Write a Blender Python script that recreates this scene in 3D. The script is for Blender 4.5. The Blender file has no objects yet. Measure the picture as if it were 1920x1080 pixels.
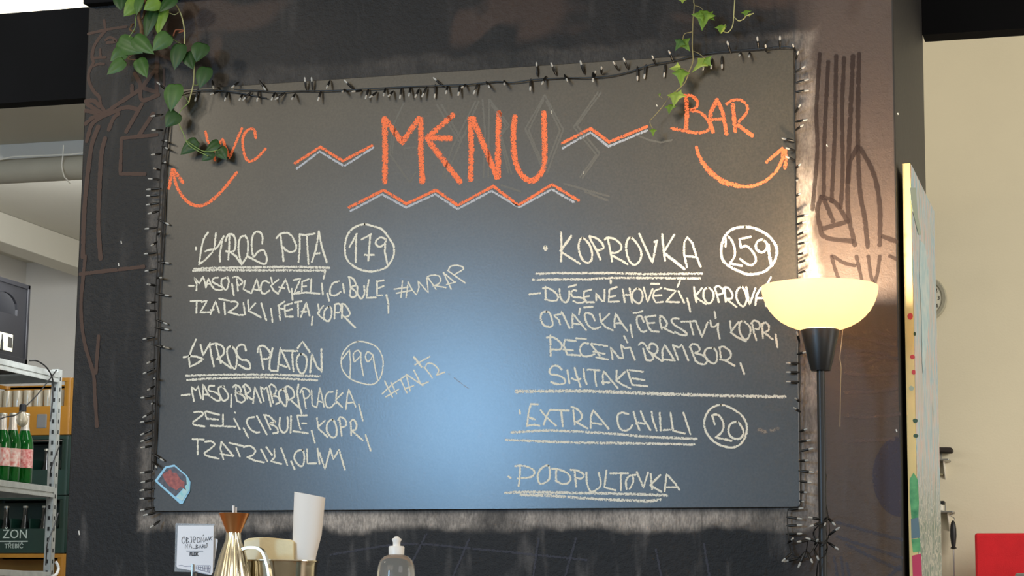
import bpy, bmesh, math, random
from mathutils import Vector, Matrix
random.seed(7)
C = bpy.context.scene.collection
PI = math.pi

# ------------------------------------------------------------------ camera
F = 4000.0
Xc = Vector((13860, 490, 4000)).normalized()
Zc = Vector((255, 25500, -4000)).normalized()
Zc = (Zc - Xc * Zc.dot(Xc)).normalized()
Yc = Zc.cross(Xc)
M = Matrix((Xc, Yc, Zc))                       # camera vector -> world vector
def ray(px, py):
    return (M @ Vector((px - 960, 540 - py, -F))).normalized()
DP = 5.35
r0 = ray(893, 525)
CAM = Vector((-r0.x * DP / r0.y, -DP, 1.05))
def onY(px, py, y=0.0):
    r = ray(px, py); return CAM + r * ((y - CAM.y) / r.y)
def onX(px, py, x):
    r = ray(px, py); return CAM + r * ((x - CAM.x) / r.x)
def onZ(px, py, z):
    r = ray(px, py); return CAM + r * ((z - CAM.z) / r.z)
def atD(px, py, d):
    v = M @ Vector((px - 960, 540 - py, -F)); return CAM + v * (d / F)
cd = bpy.data.cameras.new('camera'); cam = bpy.data.objects.new('camera', cd); C.objects.link(cam)
cd.sensor_width = 36; cd.lens = F * 36 / 1920; cd.clip_end = 100
cam.matrix_world = Matrix.Translation(CAM) @ M.to_4x4()
bpy.context.scene.camera = cam

# ------------------------------------------------------------------ world, lights, exposure
sc = bpy.context.scene
w = bpy.data.worlds.new('world'); sc.world = w; w.use_nodes = True
w.node_tree.nodes['Background'].inputs[0].default_value = (1.0, 0.90, 0.74, 1)
w.node_tree.nodes['Background'].inputs[1].default_value = 0.50
def area(name, loc, target, sx, sy, power, col):
    l = bpy.data.lights.new(name, 'AREA'); l.shape = 'RECTANGLE'; l.size = sx; l.size_y = sy
    l.energy = power; l.color = col
    o = bpy.data.objects.new(name, l); C.objects.link(o); o.location = loc
    o.rotation_euler = (Vector(target) - Vector(loc)).to_track_quat('-Z', 'Y').to_euler()
    return o
def point(name, loc, power, col, rad=0.05):
    l = bpy.data.lights.new(name, 'POINT'); l.energy = power; l.color = col; l.shadow_soft_size = rad
    o = bpy.data.objects.new(name, l); C.objects.link(o); o.location = loc; return o
XRL = onY(1684, 540).x
# the daylit window behind the camera that the board mirrors
p = onY(880, 775); d = p - CAM
WY = -9.0
mirror = Vector((p.x + d.x * (-WY) / DP, WY, p.z + d.z * (-WY) / DP))
area('window_daylight', mirror, (p.x, 0, mirror.z), 0.6, 1.0, 200, (0.30, 0.62, 1.0))
area('warm_reflection_fill', (mirror.x, WY - .3, 4.4), (mirror.x, 0, 4.0), 6.5, 2.6, 130, (1.0, 0.84, 0.58))  # added warm panel behind the camera, tints the board's upper reflection
area('window_row_daylight', (mirror.x, WY - .3, 1.55), (mirror.x, 0, 1.55), 6.5, 1.8, 72, (0.50, 0.74, 1.0))
area('shopfront_daylight', (5.5, -6.5, 3.4), (0.6, 0.5, 1.4), 3.0, 2.2, 90, (1.0, 0.96, 0.9))
area('painting_fill', (6.0, -.6, 2.0), (XRL, .3, 1.6), 1.6, 1.6, 45, (1.0, 0.97, 0.92))  # added light from the right to brighten the painting's face
area('plant_spotlight', (-2.6, -2.4, 3.3), (-0.5, 0, 1.9), 0.25, 0.25, 26, (1.0, 0.88, 0.7))
area('backroom_right_light', (4.6, 2.6, 3.0), (3.6, 6, 1.6), 2.4, 1.6, 190, (1.0, 0.95, 0.86))
area('backroom_left_light', (-2.9, 3.2, 2.7), (-4.2, 6, 1.6), 1.2, 0.8, 34, (0.94, 0.97, 1.0))
sc.view_settings.view_transform = 'Standard'; sc.view_settings.look = 'None'
sc.view_settings.exposure = 0.0; sc.view_settings.gamma = 1.0
sc.view_settings.use_curve_mapping = False

# ------------------------------------------------------------------ materials
def S(c):
    c = [x / 255 for x in c]
    return tuple((x / 12.92 if x <= .04045 else ((x + .055) / 1.055) ** 2.4) for x in c) + (1,)
def mat(name, col, rough=0.6, metal=0.0, var=0.0, vscale=8, bump=0.0, bscale=60, trans=0.0, spec=0.5, col2=None, **kw):
    m = bpy.data.materials.new(name); m.use_nodes = True; t = m.node_tree; b = t.nodes['Principled BSDF']
    b.inputs['Base Color'].default_value = S(col)
    b.inputs['Roughness'].default_value = rough; b.inputs['Metallic'].default_value = metal
    b.inputs['Specular IOR Level'].default_value = spec
    b.inputs['Transmission Weight'].default_value = trans
    for k, v in kw.items(): b.inputs[k.replace('_', ' ')].default_value = v
    tc = t.nodes.new('ShaderNodeTexCoord')
    if var > 0 or col2:
        n = t.nodes.new('ShaderNodeTexNoise'); n.inputs['Scale'].default_value = vscale; n.inputs['Detail'].default_value = 5
        t.links.new(tc.outputs['Object'], n.inputs['Vector'])
        mx = t.nodes.new('ShaderNodeMix'); mx.data_type = 'RGBA'
        mr = t.nodes.new('ShaderNodeMapRange'); mr.inputs[1].default_value = .3; mr.inputs[2].default_value = .7
        t.links.new(n.outputs[0], mr.inputs[0]); t.links.new(mr.outputs[0], mx.inputs[0])
        c = S(col)
        mx.inputs[6].default_value = tuple(x * (1 - var) for x in c[:3]) + (1,)
        mx.inputs[7].default_value = S(col2) if col2 else tuple(min(1, x * (1 + var)) for x in c[:3]) + (1,)
        t.links.new(mx.outputs[2], b.inputs['Base Color'])
    if bump > 0:
        n2 = t.nodes.new('ShaderNodeTexNoise'); n2.inputs['Scale'].default_value = bscale; n2.inputs['Detail'].default_value = 4
        t.links.new(tc.outputs['Object'], n2.inputs['Vector'])
        bp = t.nodes.new('ShaderNodeBump'); bp.inputs['Strength'].default_value = bump; bp.inputs['Distance'].default_value = 0.004
        t.links.new(n2.outputs[0], bp.inputs['Height']); t.links.new(bp.outputs[0], b.inputs['Normal'])
    return m
def chalk(name, col, cover=0.55, edge=0.9, scale=420, alpha=1.0, rough=0.95):
    m = bpy.data.materials.new(name); m.use_nodes = True; t = m.node_tree; b = t.nodes['Principled BSDF']
    N, L = t.nodes.new, t.links.new
    b.inputs['Base Color'].default_value = S(col); b.inputs['Roughness'].default_value = rough
    b.inputs['Specular IOR Level'].default_value = 0.1
    tc = N('ShaderNodeTexCoord'); n = N('ShaderNodeTexNoise'); n.inputs['Scale'].default_value = scale; n.inputs['Detail'].default_value = 3
    L(tc.outputs['Object'], n.inputs['Vector'])
    uv = N('ShaderNodeUVMap'); sp = N('ShaderNodeSeparateXYZ'); L(uv.outputs[0], sp.inputs[0])
    ab = N('ShaderNodeMath'); ab.operation = 'ABSOLUTE'; L(sp.outputs[1], ab.inputs[0])
    pw = N('ShaderNodeMath'); pw.operation = 'POWER'; L(ab.outputs[0], pw.inputs[0]); pw.inputs[1].default_value = 2.5
    ml = N('ShaderNodeMath'); ml.operation = 'MULTIPLY'; L(pw.outputs[0], ml.inputs[0]); ml.inputs[1].default_value = -edge * 0.3
    ad = N('ShaderNodeMath'); L(ml.outputs[0], ad.inputs[0]); L(n.outputs[0], ad.inputs[1])
    mr = N('ShaderNodeMapRange'); mr.interpolation_type = 'SMOOTHSTEP'
    mr.inputs[1].default_value = 0.62 - cover * 0.5; mr.inputs[2].default_value = 0.62 - cover * 0.5 + 0.14
    mr.inputs[4].default_value = alpha
    L(ad.outputs[0], mr.inputs[0]); L(mr.outputs[0], b.inputs['Alpha'])
    return m

# ------------------------------------------------------------------ object helpers
def link(name, me, parent=None, m=None, loc=None):
    o = bpy.data.objects.new(name, me); C.objects.link(o)
    if loc is not None: o.location = loc
    if m is not None and me is not None:
        for q in (m if isinstance(m, (list, tuple)) else [m]): me.materials.append(q)
    if parent is not None:
        o.parent = parent
        o.matrix_parent_inverse = Matrix.Translation(-parent.location)
    return o
def obj(name, bm, m, parent=None, smooth=False):
    me = bpy.data.meshes.new(name)
    bmesh.ops.recalc_face_normals(bm, faces=bm.faces)
    if smooth:
        for f in bm.faces: f.smooth = True
        for e in bm.edges:
            if len(e.link_faces) == 2 and e.calc_face_angle(0) > 0.7: e.smooth = False
    bm.to_mesh(me); bm.free()
    return link(name, me, parent, m)
def thing(name, label, cat, loc=(0, 0, 0), group=None):
    o = bpy.data.objects.new(name, None); C.objects.link(o); o.location = loc; o.empty_display_size = 0.05
    bpy.context.view_layer.update
    return tag(o, label, cat, group)
def tag(o, label, cat, group=None):
    o['label'] = label; o['category'] = cat
    if group: o['group'] = group
    return o
def struct(o):
    o['kind'] = 'structure'; return o
def B(): return bmesh.new()
def box(bm, a, b, bev=0.0, mi=0):
    a = Vector(a); b = Vector(b)
    r = bmesh.ops.create_cube(bm, size=1)
    vs = r['verts']
    for v in vs:
        v.co = Vector([(a[i] + b[i]) / 2 + v.co[i] * (b[i] - a[i]) for i in range(3)])
    fs = set(f for v in vs for f in v.link_faces)
    for f in fs: f.material_index = mi
    if bev > 0:
        es = set(e for v in vs for e in v.link_edges)
        bmesh.ops.bevel(bm, geom=list(es), offset=bev, segments=2, affect='EDGES', profile=0.5)
def lathe(bm, prof, seg=40, c=(0, 0, 0), ax='Z', mi=0, cap=True):
    c = Vector(c); rings = []
    for r, h in prof:
        ring = []
        for i in range(seg):
            a = 2 * PI * i / seg
            if ax == 'Z': p = Vector((r * math.cos(a), r * math.sin(a), h))
            elif ax == 'Y': p = Vector((r * math.cos(a), h, r * math.sin(a)))
            else: p = Vector((h, r * math.cos(a), r * math.sin(a)))
            ring.append(bm.verts.new(c + p))
        rings.append(ring)
    for k in range(len(rings) - 1):
        for i in range(seg):
            f = bm.faces.new((rings[k][i], rings[k][(i + 1) % seg], rings[k + 1][(i + 1) % seg], rings[k + 1][i])); f.material_index = mi
    if cap:
        for ring in (rings[0], rings[-1]):
            try: bm.faces.new(ring).material_index = mi
            except Exception: pass
def tube(bm, pts, r, seg=8, mi=0, r2=None):
    pts = [Vector(p) for p in pts]; rings = []; n = len(pts)
    up = Vector((0.13, 0.31, 0.94))
    for k, p in enumerate(pts):
        t = (pts[min(k + 1, n - 1)] - pts[max(k - 1, 0)])
        if t.length < 1e-9: t = Vector((0, 0, 1))
        t.normalize()
        if abs(t.dot(up)) > .95: up = Vector((1, .1, 0)).normalized()
        a = t.cross(up).normalized(); b = t.cross(a)
        rr = r if r2 is None else r + (r2 - r) * k / (n - 1)
        rings.append([bm.verts.new(p + (a * math.cos(2 * PI * i / seg) + b * math.sin(2 * PI * i / seg)) * rr) for i in range(seg)])
    for k in range(n - 1):
        for i in range(seg):
            bm.faces.new((rings[k][i], rings[k][(i + 1) % seg], rings[k + 1][(i + 1) % seg], rings[k + 1][i])).material_index = mi
    bm.faces.new(rings[0]).material_index = mi; bm.faces.new(rings[-1]).material_index = mi
def cr(pts, n=6):
    """Catmull-Rom through the points"""
    P = [Vector(p) for p in pts]
    if len(P) < 3: return P
    out = []
    closed = (P[0] - P[-1]).length < 1e-6
    for i in range(len(P) - 1):
        p1, p2 = P[i], P[i + 1]
        p0 = P[i - 1] if i > 0 else (P[-2] if closed else p1 * 2 - p2)
        p3 = P[i + 2] if i + 2 < len(P) else (P[1] if closed else p2 * 2 - p1)
        for k in range(n):
            t = k / n
            out.append(0.5 * ((2 * p1) + (p2 - p0) * t + (2 * p0 - 5 * p1 + 4 * p2 - p3) * t * t + (3 * p1 - p0 - 3 * p2 + p3) * t ** 3))
    out.append(P[-1]); return out
def prism(bm, pts, dvec, mi=0):
    """solid between the polygon pts and the same polygon moved by dvec"""
    dvec = Vector(dvec); a = [bm.verts.new(p) for p in pts]; b = [bm.verts.new(Vector(p) + dvec) for p in pts]
    bm.faces.new(a).material_index = mi; bm.faces.new(b[::-1]).material_index = mi
    n = len(pts)
    for i in range(n): bm.faces.new((a[i], a[(i + 1) % n], b[(i + 1) % n], b[i])).material_index = mi
def text(name, s, size, m, parent, origin, xdir, zdir, depth=0.0005, align='CENTER', offset=0.0):
    cu = bpy.data.curves.new(name, 'FONT'); cu.body = s; cu.size = size; cu.offset = offset; cu.align_x = align; cu.align_y = 'CENTER'; cu.extrude = depth
    cu.materials.append(m); cu.resolution_u = 3
    o = bpy.data.objects.new(name, cu); C.objects.link(o)
    x = Vector(xdir).normalized(); z = Vector(zdir).normalized(); n = x.cross(z)
    mt = Matrix((x, z, n)).transposed().to_4x4(); mt.translation = Vector(origin)
    o.parent = parent; o.matrix_parent_inverse = Matrix.Translation(-parent.location) if parent else Matrix()
    o.matrix_basis = mt
    bpy.context.view_layer.update()
    me = bpy.data.meshes.new_from_object(o.evaluated_get(bpy.context.evaluated_depsgraph_get()))
    o2 = bpy.data.objects.new(name, me); C.objects.link(o2); o2.parent = parent; o2.matrix_parent_inverse = o.matrix_parent_inverse; o2.matrix_basis = mt
    bpy.data.objects.remove(o, do_unlink=True); o2.name = name
    return o2

# strokes: pixel polylines of a zoomed crop, laid onto the plane y = yy
def stroke_mesh(bm, uvl, P2, width, yy, idx):
    """P2: list of 2D vectors (x,z) in metres"""
    P = [P2[0]]
    for q in P2[1:]:
        dd = (q - P[-1]).length
        if dd < 1e-5: continue
        n = max(1, int(dd / 0.006))
        base = P[-1].copy()
        for k in range(1, n + 1): P.append(base.lerp(q, k / n))
    if len(P) < 2: return
    t0 = (P[1] - P[0]).normalized(); t1 = (P[-1] - P[-2]).normalized()
    P = [P[0] - t0 * width * 0.35] + P + [P[-1] + t1 * width * 0.35]
    L = []; n = len(P); s = 0
    for i, q in enumerate(P):
        t = (P[min(i + 1, n - 1)] - P[max(i - 1, 0)]).normalized()
        nn = Vector((-t.y, t.x)); h = width / 2 * (1 + random.uniform(-.13, .13))
        if i in (0, n - 1): h *= 0.6
        if i: s += (P[i] - P[i - 1]).length
        y = yy - idx * 0.00002
        a = q + nn * h; b = q - nn * h
        L.append((bm.verts.new((a.x, y, a.y)), bm.verts.new((q.x, y, q.y)), bm.verts.new((b.x, y, b.y)), s))
    for i in range(n - 1):
        A, Bq = L[i], L[i + 1]
        for j, (v0, v1) in enumerate(((1.0, 0.0), (0.0, -1.0))):
            try: f = bm.faces.new((A[j], A[j + 1], Bq[j + 1], Bq[j]))
            except Exception: continue
            if f.normal.y > 0: pass
            for lp, uv in zip(f.loops, ((A[3], v0), (A[3], v1), (Bq[3], v1), (Bq[3], v0))): lp[uvl].uv = uv
def strokes(name, items, m, parent, yy):
    """items: list of (ox, oy, scale, width_px, 'u,v u,v / ~u,v ...')"""
    bm = B(); uvl = bm.loops.layers.uv.new('UVMap'); k = 0
    for ox, oy, s, wpx, txt in items:
        for st in txt.split('/'):
            st = st.strip()
            if not st: continue
            sm = st.startswith('~'); st = st.lstrip('~')
            pts = [tuple(float(v) for v in q.split(',')) for q in st.split()]
            W = [onY(ox + u / s, oy + v / s, yy) for u, v in pts]
            P2 = [Vector((q.x, q.z)) for q in W]
            if sm: P2 = cr(P2, 6)
            stroke_mesh(bm, uvl, P2, wpx * 0.00134, yy, k); k += 1
    me = bpy.data.meshes.new(name); bm.normal_update()
    for f in bm.faces:
        if f.normal.y > 0: f.normal_flip()
    bm.to_mesh(me); bm.free()
    return link(name, me, parent, m)

# ------------------------------------------------------------------ layout numbers
XL = onY(144, 540).x; XR = onY(1684, 540).x
YB = onX(1734, 250, XR).y                      # back of the pillar
print('pillar', XL, XR, YB, 'cam', CAM)
BX0 = onY(303, 560, -.012).x; BX1 = onY(1494, 520, -.012).x
BZ1a = onY(318, 169, -.012); BZ1b = onY(1488, 91, -.012)
BZ0a = onY(287, 959, -.012); BZ0b = onY(1500, 951, -.012)
print('board', BZ1a, BZ1b, BZ0a, BZ0b)
ZTOP = onY(163, 14).z; print('ztop', ZTOP, onY(330, 2).z)
CEIL = 3.2; BACK = 6.2
XW = onY(45, 600, BACK).x                      # left wall

# ------------------------------------------------------------------ structure
M_back = mat('cream_plaster', (214, 206, 182), 0.9, var=.04, vscale=1.5, bump=.15, bscale=90)
M_backL = mat('white_plaster', (206, 203, 196), 0.9, var=.04, vscale=1.2, bump=.1, bscale=90)
M_ceil = mat('ceiling_paint', (196, 192, 178), 0.95, var=.05, vscale=1, bump=.1, bscale=60)
M_black = mat('black_paint', (12, 13, 16), 0.85, var=.2, vscale=3, spec=.15, bump=.1)
M_floor = mat('concrete_floor', (120, 112, 100), 0.5, var=.15, vscale=2, bump=.1)

def slab(name, a, b, m, bev=0):
    bm = B(); box(bm, a, b, bev); return struct(obj(name, bm, m))
slab('floor', (-9, -10, -0.1), (9, BACK + .2, 0), M_floor)
slab('wall_back', (XR - .6, BACK, 0), (9, BACK + .15, 4.6), M_back)
slab('ceiling_right', (XR - .6, 0.6, 4.6), (9, BACK + .15, 4.75), M_ceil)
slab('wall_back_left', (XW - .15, BACK, 0), (XR - .6, BACK + .15, CEIL), M_backL)
slab('wall_left', (XW - .15, -1, 0), (XW, BACK, CEIL), M_backL)
slab('ceiling', (XW - .15, 0.6, CEIL), (XR - .6, BACK + .15, CEIL + .15), M_ceil)

# pillar wall with paint, scuffed halo round the board and rub marks
def wall_material():
    m = bpy.data.materials.new('dark_wall_paint'); m.use_nodes = True; t = m.node_tree; b = t.nodes['Principled BSDF']
    N, L = t.nodes.new, t.links.new
    tc = N('ShaderNodeTexCoord'); sp = N('ShaderNodeSeparateXYZ'); L(tc.outputs['Object'], sp.inputs[0])
    def noise(scale, detail=5, vec=None, dist=0):
        n = N('ShaderNodeTexNoise'); n.inputs['Scale'].default_value = scale; n.inputs['Detail'].default_value = detail
        n.inputs['Distortion'].default_value = dist
        L(vec if vec else tc.outputs['Object'], n.inputs['Vector']); return n.outputs[0]
    def math_(op, a, bb=None, c=None):
        n = N('ShaderNodeMath'); n.operation = op
        for i, v in enumerate((a, bb, c)):
            if v is None: continue
            if isinstance(v, (int, float)): n.inputs[i].default_value = v
            else: L(v, n.inputs[i])
        return n.outputs[0]
    def rng(v, a, bb, c=0, d=1):
        n = N('ShaderNodeMapRange'); n.interpolation_type = 'SMOOTHSTEP'
        for i, q in enumerate((a, bb, c, d)): n.inputs[i + 1].default_value = q
        L(v, n.inputs[0]); return n.outputs[0]
    def mix(f, a, bb):
        n = N('ShaderNodeMix'); n.data_type = 'RGBA'
        L(f, n.inputs[0])
        for i, v in ((6, a), (7, bb)):
            if isinstance(v, tuple): n.inputs[i].default_value = v
            else: L(v, n.inputs[i])
        return n.outputs[2]
    x, z = sp.outputs[0], sp.outputs[2]
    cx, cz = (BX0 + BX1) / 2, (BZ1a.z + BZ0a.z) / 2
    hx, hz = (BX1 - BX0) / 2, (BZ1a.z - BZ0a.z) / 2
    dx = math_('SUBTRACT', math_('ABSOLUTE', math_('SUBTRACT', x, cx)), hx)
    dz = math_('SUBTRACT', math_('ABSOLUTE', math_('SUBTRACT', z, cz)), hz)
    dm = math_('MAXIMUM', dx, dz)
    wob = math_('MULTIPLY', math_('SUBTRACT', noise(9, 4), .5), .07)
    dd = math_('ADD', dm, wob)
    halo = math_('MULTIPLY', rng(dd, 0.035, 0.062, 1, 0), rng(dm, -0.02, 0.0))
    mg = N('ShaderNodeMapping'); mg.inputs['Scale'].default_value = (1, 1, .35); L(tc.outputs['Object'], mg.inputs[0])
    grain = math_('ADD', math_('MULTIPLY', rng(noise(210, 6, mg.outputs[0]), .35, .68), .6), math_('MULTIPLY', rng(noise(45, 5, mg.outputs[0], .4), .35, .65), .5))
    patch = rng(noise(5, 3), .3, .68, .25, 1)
    # scuffs stronger along the bottom; right side lifted, lamp light put into the colour
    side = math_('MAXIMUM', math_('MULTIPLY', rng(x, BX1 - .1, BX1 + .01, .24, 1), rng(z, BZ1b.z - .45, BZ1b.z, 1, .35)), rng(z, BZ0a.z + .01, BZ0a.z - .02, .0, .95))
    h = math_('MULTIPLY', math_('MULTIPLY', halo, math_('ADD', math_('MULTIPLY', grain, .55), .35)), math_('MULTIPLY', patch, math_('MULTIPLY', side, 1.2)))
    base = mix(rng(noise(2.5, 6), .35, .65), S((27, 26, 26)), S((36, 33, 32)))
    # right hand part lighter and browner: floor lamp's light put into the base colour
    base = mix(rng(math_('ADD', x, math_('MULTIPLY', noise(6), .06)), BX1 - .02, BX1 + .12), base, S((84, 73, 67)))
    smudge = math_('MULTIPLY', rng(noise(3.2, 2, dist=.6), .53, .60), rng(z, BZ1a.z + .05, BZ1a.z + .1))
    base = mix(math_('MULTIPLY', smudge, .7), base, S((68, 54, 47)))
    # long wiped streaks low on the wall
    mp = N('ShaderNodeMapping'); mp.inputs['Scale'].default_value = (14, 1, 3); mp.inputs['Rotation'].default_value = (0, .5, 0)
    L(tc.outputs['Object'], mp.inputs[0])
    st = math_('MULTIPLY', rng(noise(1.6, 4, mp.outputs[0]), .52, .75), rng(z, BZ0a.z + .1, BZ0a.z - .05, .12, .5))
    base = mix(st, base, S((104, 100, 98)))
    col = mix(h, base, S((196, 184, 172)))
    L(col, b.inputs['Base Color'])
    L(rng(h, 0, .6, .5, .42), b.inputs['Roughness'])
    b.inputs['Specular IOR Level'].default_value = .22
    bp = N('ShaderNodeBump'); bp.inputs['Strength'].default_value = .5; bp.inputs['Distance'].default_value = .003
    L(math_('ADD', noise(70, 4), math_('MULTIPLY', noise(240, 2), .5)), bp.inputs['Height']); L(bp.outputs[0], b.inputs['Normal'])
    return m
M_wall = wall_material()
M_side = mat('grey_side_paint', (46, 44, 43), 0.6, var=.12, vscale=3, bump=.3, bscale=60)
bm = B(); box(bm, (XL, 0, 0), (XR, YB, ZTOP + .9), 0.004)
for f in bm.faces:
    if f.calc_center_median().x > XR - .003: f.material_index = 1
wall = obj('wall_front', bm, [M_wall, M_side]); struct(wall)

# black beams
zb = onY(158, 193, .12).z; zb2 = onY(1731, 78, .12).z; zt = onY(80, 20, .12).z
print('beam', zb, zb2, zt)
slab('trim_1', (XW + 1e-3, .12, onY(158, 194, .18).z), (XL - .001, .18, zt), M_black)
z2 = onX(1731, 78, XR).z
q0 = onY(1731, 78, YB)
slab('trim_2', (XR + .001, YB - .02, onY(1825, 73, YB + .06).z), (6, YB + .06, ZTOP + .9), M_black)
slab('trim_3', (XL, -.035, ZTOP), (XR, -.001, ZTOP + .12), M_black, .003)
# left backroom: bulkhead, ceiling beam
bz = onY(80, 300, 3.2).z
slab('trim_4', (XW + .002, 3.2, bz), (XL + .9, 3.45, CEIL - .001), M_backL)
p1 = onZ(60, 352, CEIL); 
bm = B(); pb = onY(158, 395, 5.6)
box(bm, (pb.x - .16, 3.5, CEIL - .16), (pb.x, BACK - .01, CEIL - .001), .004)
struct(obj('trim_5', bm, M_ceil))
qc = onZ(70, 5, CEIL); point('ceiling_fill', (qc.x, qc.y, CEIL - .3), 16, (1, .95, .85), .03)  # unseen point light added behind the beam to whiten the ceiling

# murals painted on the wall
M_brown = chalk('faded_brown_paint', (92, 76, 69), .95, .5, 90, .85, .7)
M_dark = chalk('dark_brown_paint', (56, 46, 44), .95, .8, 90, .6, .7)
M_pink = chalk('thin_pinkish_paint', (124, 106, 100), .7, .9, 160, .5, .8)
M_blue = chalk('thin_blue_paint', (88, 90, 102), .7, .9, 160, .5, .8)
YM = -.0012
a4 = (0, 0, 4.0)
strokes('painted_figure', [
    (0, 0, 4, 7.5, "~790,230 740,290 705,350 690,420 700,470 670,530 665,600 700,680 745,730 755,790 800,850"),
    (0, 0, 4, 6, "~660,255 720,240 790,225 870,210 950,200/780,150 790,225/~790,300 830,280 870,310 800,320/750,370 755,430/700,435 790,430/~700,495 740,480 780,480"),
    (0, 0, 4, 9, "800,840 900,770 1060,665 1165,520/1180,400 1175,560 1175,700/~1010,550 1050,630 1065,750 1190,710"),
    (0, 0, 4, 9, "~650,1060 700,920 850,840 950,805 1030,820/1065,780 945,990/1150,850 1040,1020/~890,850 850,890 815,975/~640,760 700,755 750,800/~640,830 690,840 760,870/~640,930 700,880 790,860/650,780 780,860/990,640 990,690/1060,655 1170,690"),
    (0, 0, 4, 6, "1190,410 1290,450 1440,470/1230,520 1230,640"),
    (0, 180, 3.6, 8, "1060,262 820,285 812,525 980,527"),
    (0, 180, 3.6, 10, "~665,205 620,330 590,550 568,800 560,1090/~710,285 685,400 668,700 665,900 680,1100"),
    (0, 0, 1, 8, "150,514 200,508 270,500/~160,480 156,520 152,580 158,640 175,700 178,740 182,800/~185,630 182,670 180,700"),
], M_brown, wall, YM)
strokes('painted_leaf', [
    (1440, 60, 2.7, 8, "~262,110 245,400 250,600 225,900/~305,150 292,400 284,600 282,830/~345,120 338,500 322,860/~385,130 375,400 378,700 368,890"),
    (1440, 60, 2.7, 9, "~430,120 418,400 408,650 405,900 440,1080/~460,110 455,400 455,580 465,800 490,950 505,1090/~455,580 415,660 405,760/~470,590 535,720 565,880 565,1080/~270,835 250,900 262,980 290,1040 430,1060/~270,835 340,865 405,960/405,960 280,995/285,850 330,960/580,1035 650,1062"),
    (1380, 480, 3.857, 7, "~870,0 890,90 915,200/~955,0 975,140 1000,215/~1040,0 1025,110 1000,200/~690,0 715,90 745,175/~700,0 780,50 860,70/1110,0 1160,25"),
], M_dark, wall, YM)
strokes('painted_line', [
    (1380, 480, 3.857, 7, "~780,580 900,600 1000,615 1160,665/~790,690 930,685 1060,705 1160,740/~790,722 960,720 1160,738/~1160,740 1040,745 880,800/~790,850 960,865 1160,850/~1000,545 1080,575 1160,600/~790,990 1000,980 1160,960"),
    (1380, 760, 3.375, 7, "~690,70 850,75 1035,55/~700,230 850,222 1000,215"),
], M_pink, wall, YM)
strokes('painted_line', [
    (1380, 760, 3.375, 7, "~640,740 850,800 1050,850/~640,830 850,900 1050,965/~700,880 900,980 1040,1040/~1040,1020 960,1090"),
    (1380, 760, 3.375, 6, "620,960 640,1080/665,960 680,1080/700,1000 720,1090"),
    (0, 0, 1, 5, "800,1000 760,1080/880,1010 850,1080/1010,1010 1000,1080/1080,1010 1060,1080/1230,1030 1240,1080/1320,1020 1330,1080/~620,1040 760,1020 900,1030 1100,1050"),
], M_blue, wall, YM)
# rubbed purple disc
bm = B(); uvl = bm.loops.layers.uv.new('UVMap')
cpt = bm.verts.new(onY(1690, 893, YM)); ring = []
for i in range(31):
    a = PI / 2 + PI * i / 30
    q = onY(1690 + 54 * math.cos(a), 893 - 76 * math.sin(a), YM); q.x = min(q.x, XR - .003); ring.append(bm.verts.new(q))
for i in range(30):
    f = bm.faces.new((cpt, ring[i], ring[i + 1]))
    for lp, uv in zip(f.loops, ((0, 0), (0, .8), (0, .8))): lp[uvl].uv = uv
obj('painted_disc', bm, chalk('rubbed_purple_paint', (82, 78, 90), .8, .6, 140, .65, .7), wall)
# small white nicks in the paint
M_nick = mat('white_filler', (225, 225, 220), .8)
for (u, v, l) in ((148, 995, 9), (222, 493, 7), (227, 452, 6), (1683, 212, 3), (1550, 271, 4), (1680, 805, 5), (363, 995, 4)):
    bm = B(); a = onY(u, v, -.001); tube(bm, [a, a + Vector((.002, 0, -l * .00134))], .0018, 5); obj('paint_chip', bm, M_nick, wall)

# ------------------------------------------------------------------ chalkboard
def board_material():
    m = bpy.data.materials.new('chalkboard_paint'); m.use_nodes = True; t = m.node_tree; b = t.nodes['Principled BSDF']
    N, L = t.nodes.new, t.links.new
    tc = N('ShaderNodeTexCoord')
    n1 = N('ShaderNodeTexNoise'); n1.inputs['Scale'].default_value = 3; n1.inputs['Detail'].default_value = 7; n1.inputs['Distortion'].default_value = .5
    L(tc.outputs['Object'], n1.inputs['Vector'])
    n2 = N('ShaderNodeTexNoise'); n2.inputs['Scale'].default_value = 190; n2.inputs['Detail'].default_value = 4
    L(tc.outputs['Object'], n2.inputs['Vector'])
    r1 = N('ShaderNodeValToRGB'); r1.color_ramp.elements[0].position = .3; r1.color_ramp.elements[1].position = .72
    r1.color_ramp.elements[0].color = S((45, 41, 35)); r1.color_ramp.elements[1].color = S((61, 56, 47))
    L(n1.outputs[0], r1.inputs[0])
    mx = N('ShaderNodeMix'); mx.data_type = 'RGBA'; mx.blend_type = 'OVERLAY'; mx.inputs[0].default_value = .6
    L(r1.outputs[0], mx.inputs[6]); L(n2.outputs[0], mx.inputs[7]); L(mx.outputs[2], b.inputs['Base Color'])
    b.inputs['Roughness'].default_value = .235; b.inputs['Specular IOR Level'].default_value = .5
    bp = N('ShaderNodeBump'); bp.inputs['Strength'].default_value = .12; bp.inputs['Distance'].default_value = .0006
    L(n2.outputs[0], bp.inputs['Height']); L(bp.outputs[0], b.inputs['Normal'])
    return m
board = thing('chalkboard', 'large black chalkboard with orange MENU heading and white handwritten dishes', 'chalkboard', (0, -.006, BZ0a.z))
bpy.context.view_layer.update()
bm = B()
prism(bm, [Vector((q.x, -.012, q.z)) for q in (BZ1a, BZ1b, BZ0b, BZ0a)], (0, .0115, 0))
bmesh.ops.bevel(bm, geom=list(bm.edges), offset=.0012, segments=1, affect='EDGES')
obj('writing_surface', bm, board_material(), board)
M_or = chalk('orange_chalk', (255, 132, 88), .64, .55, 300)
M_wh = chalk('white_chalk', (236, 232, 216), .77, .8, 300)
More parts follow.
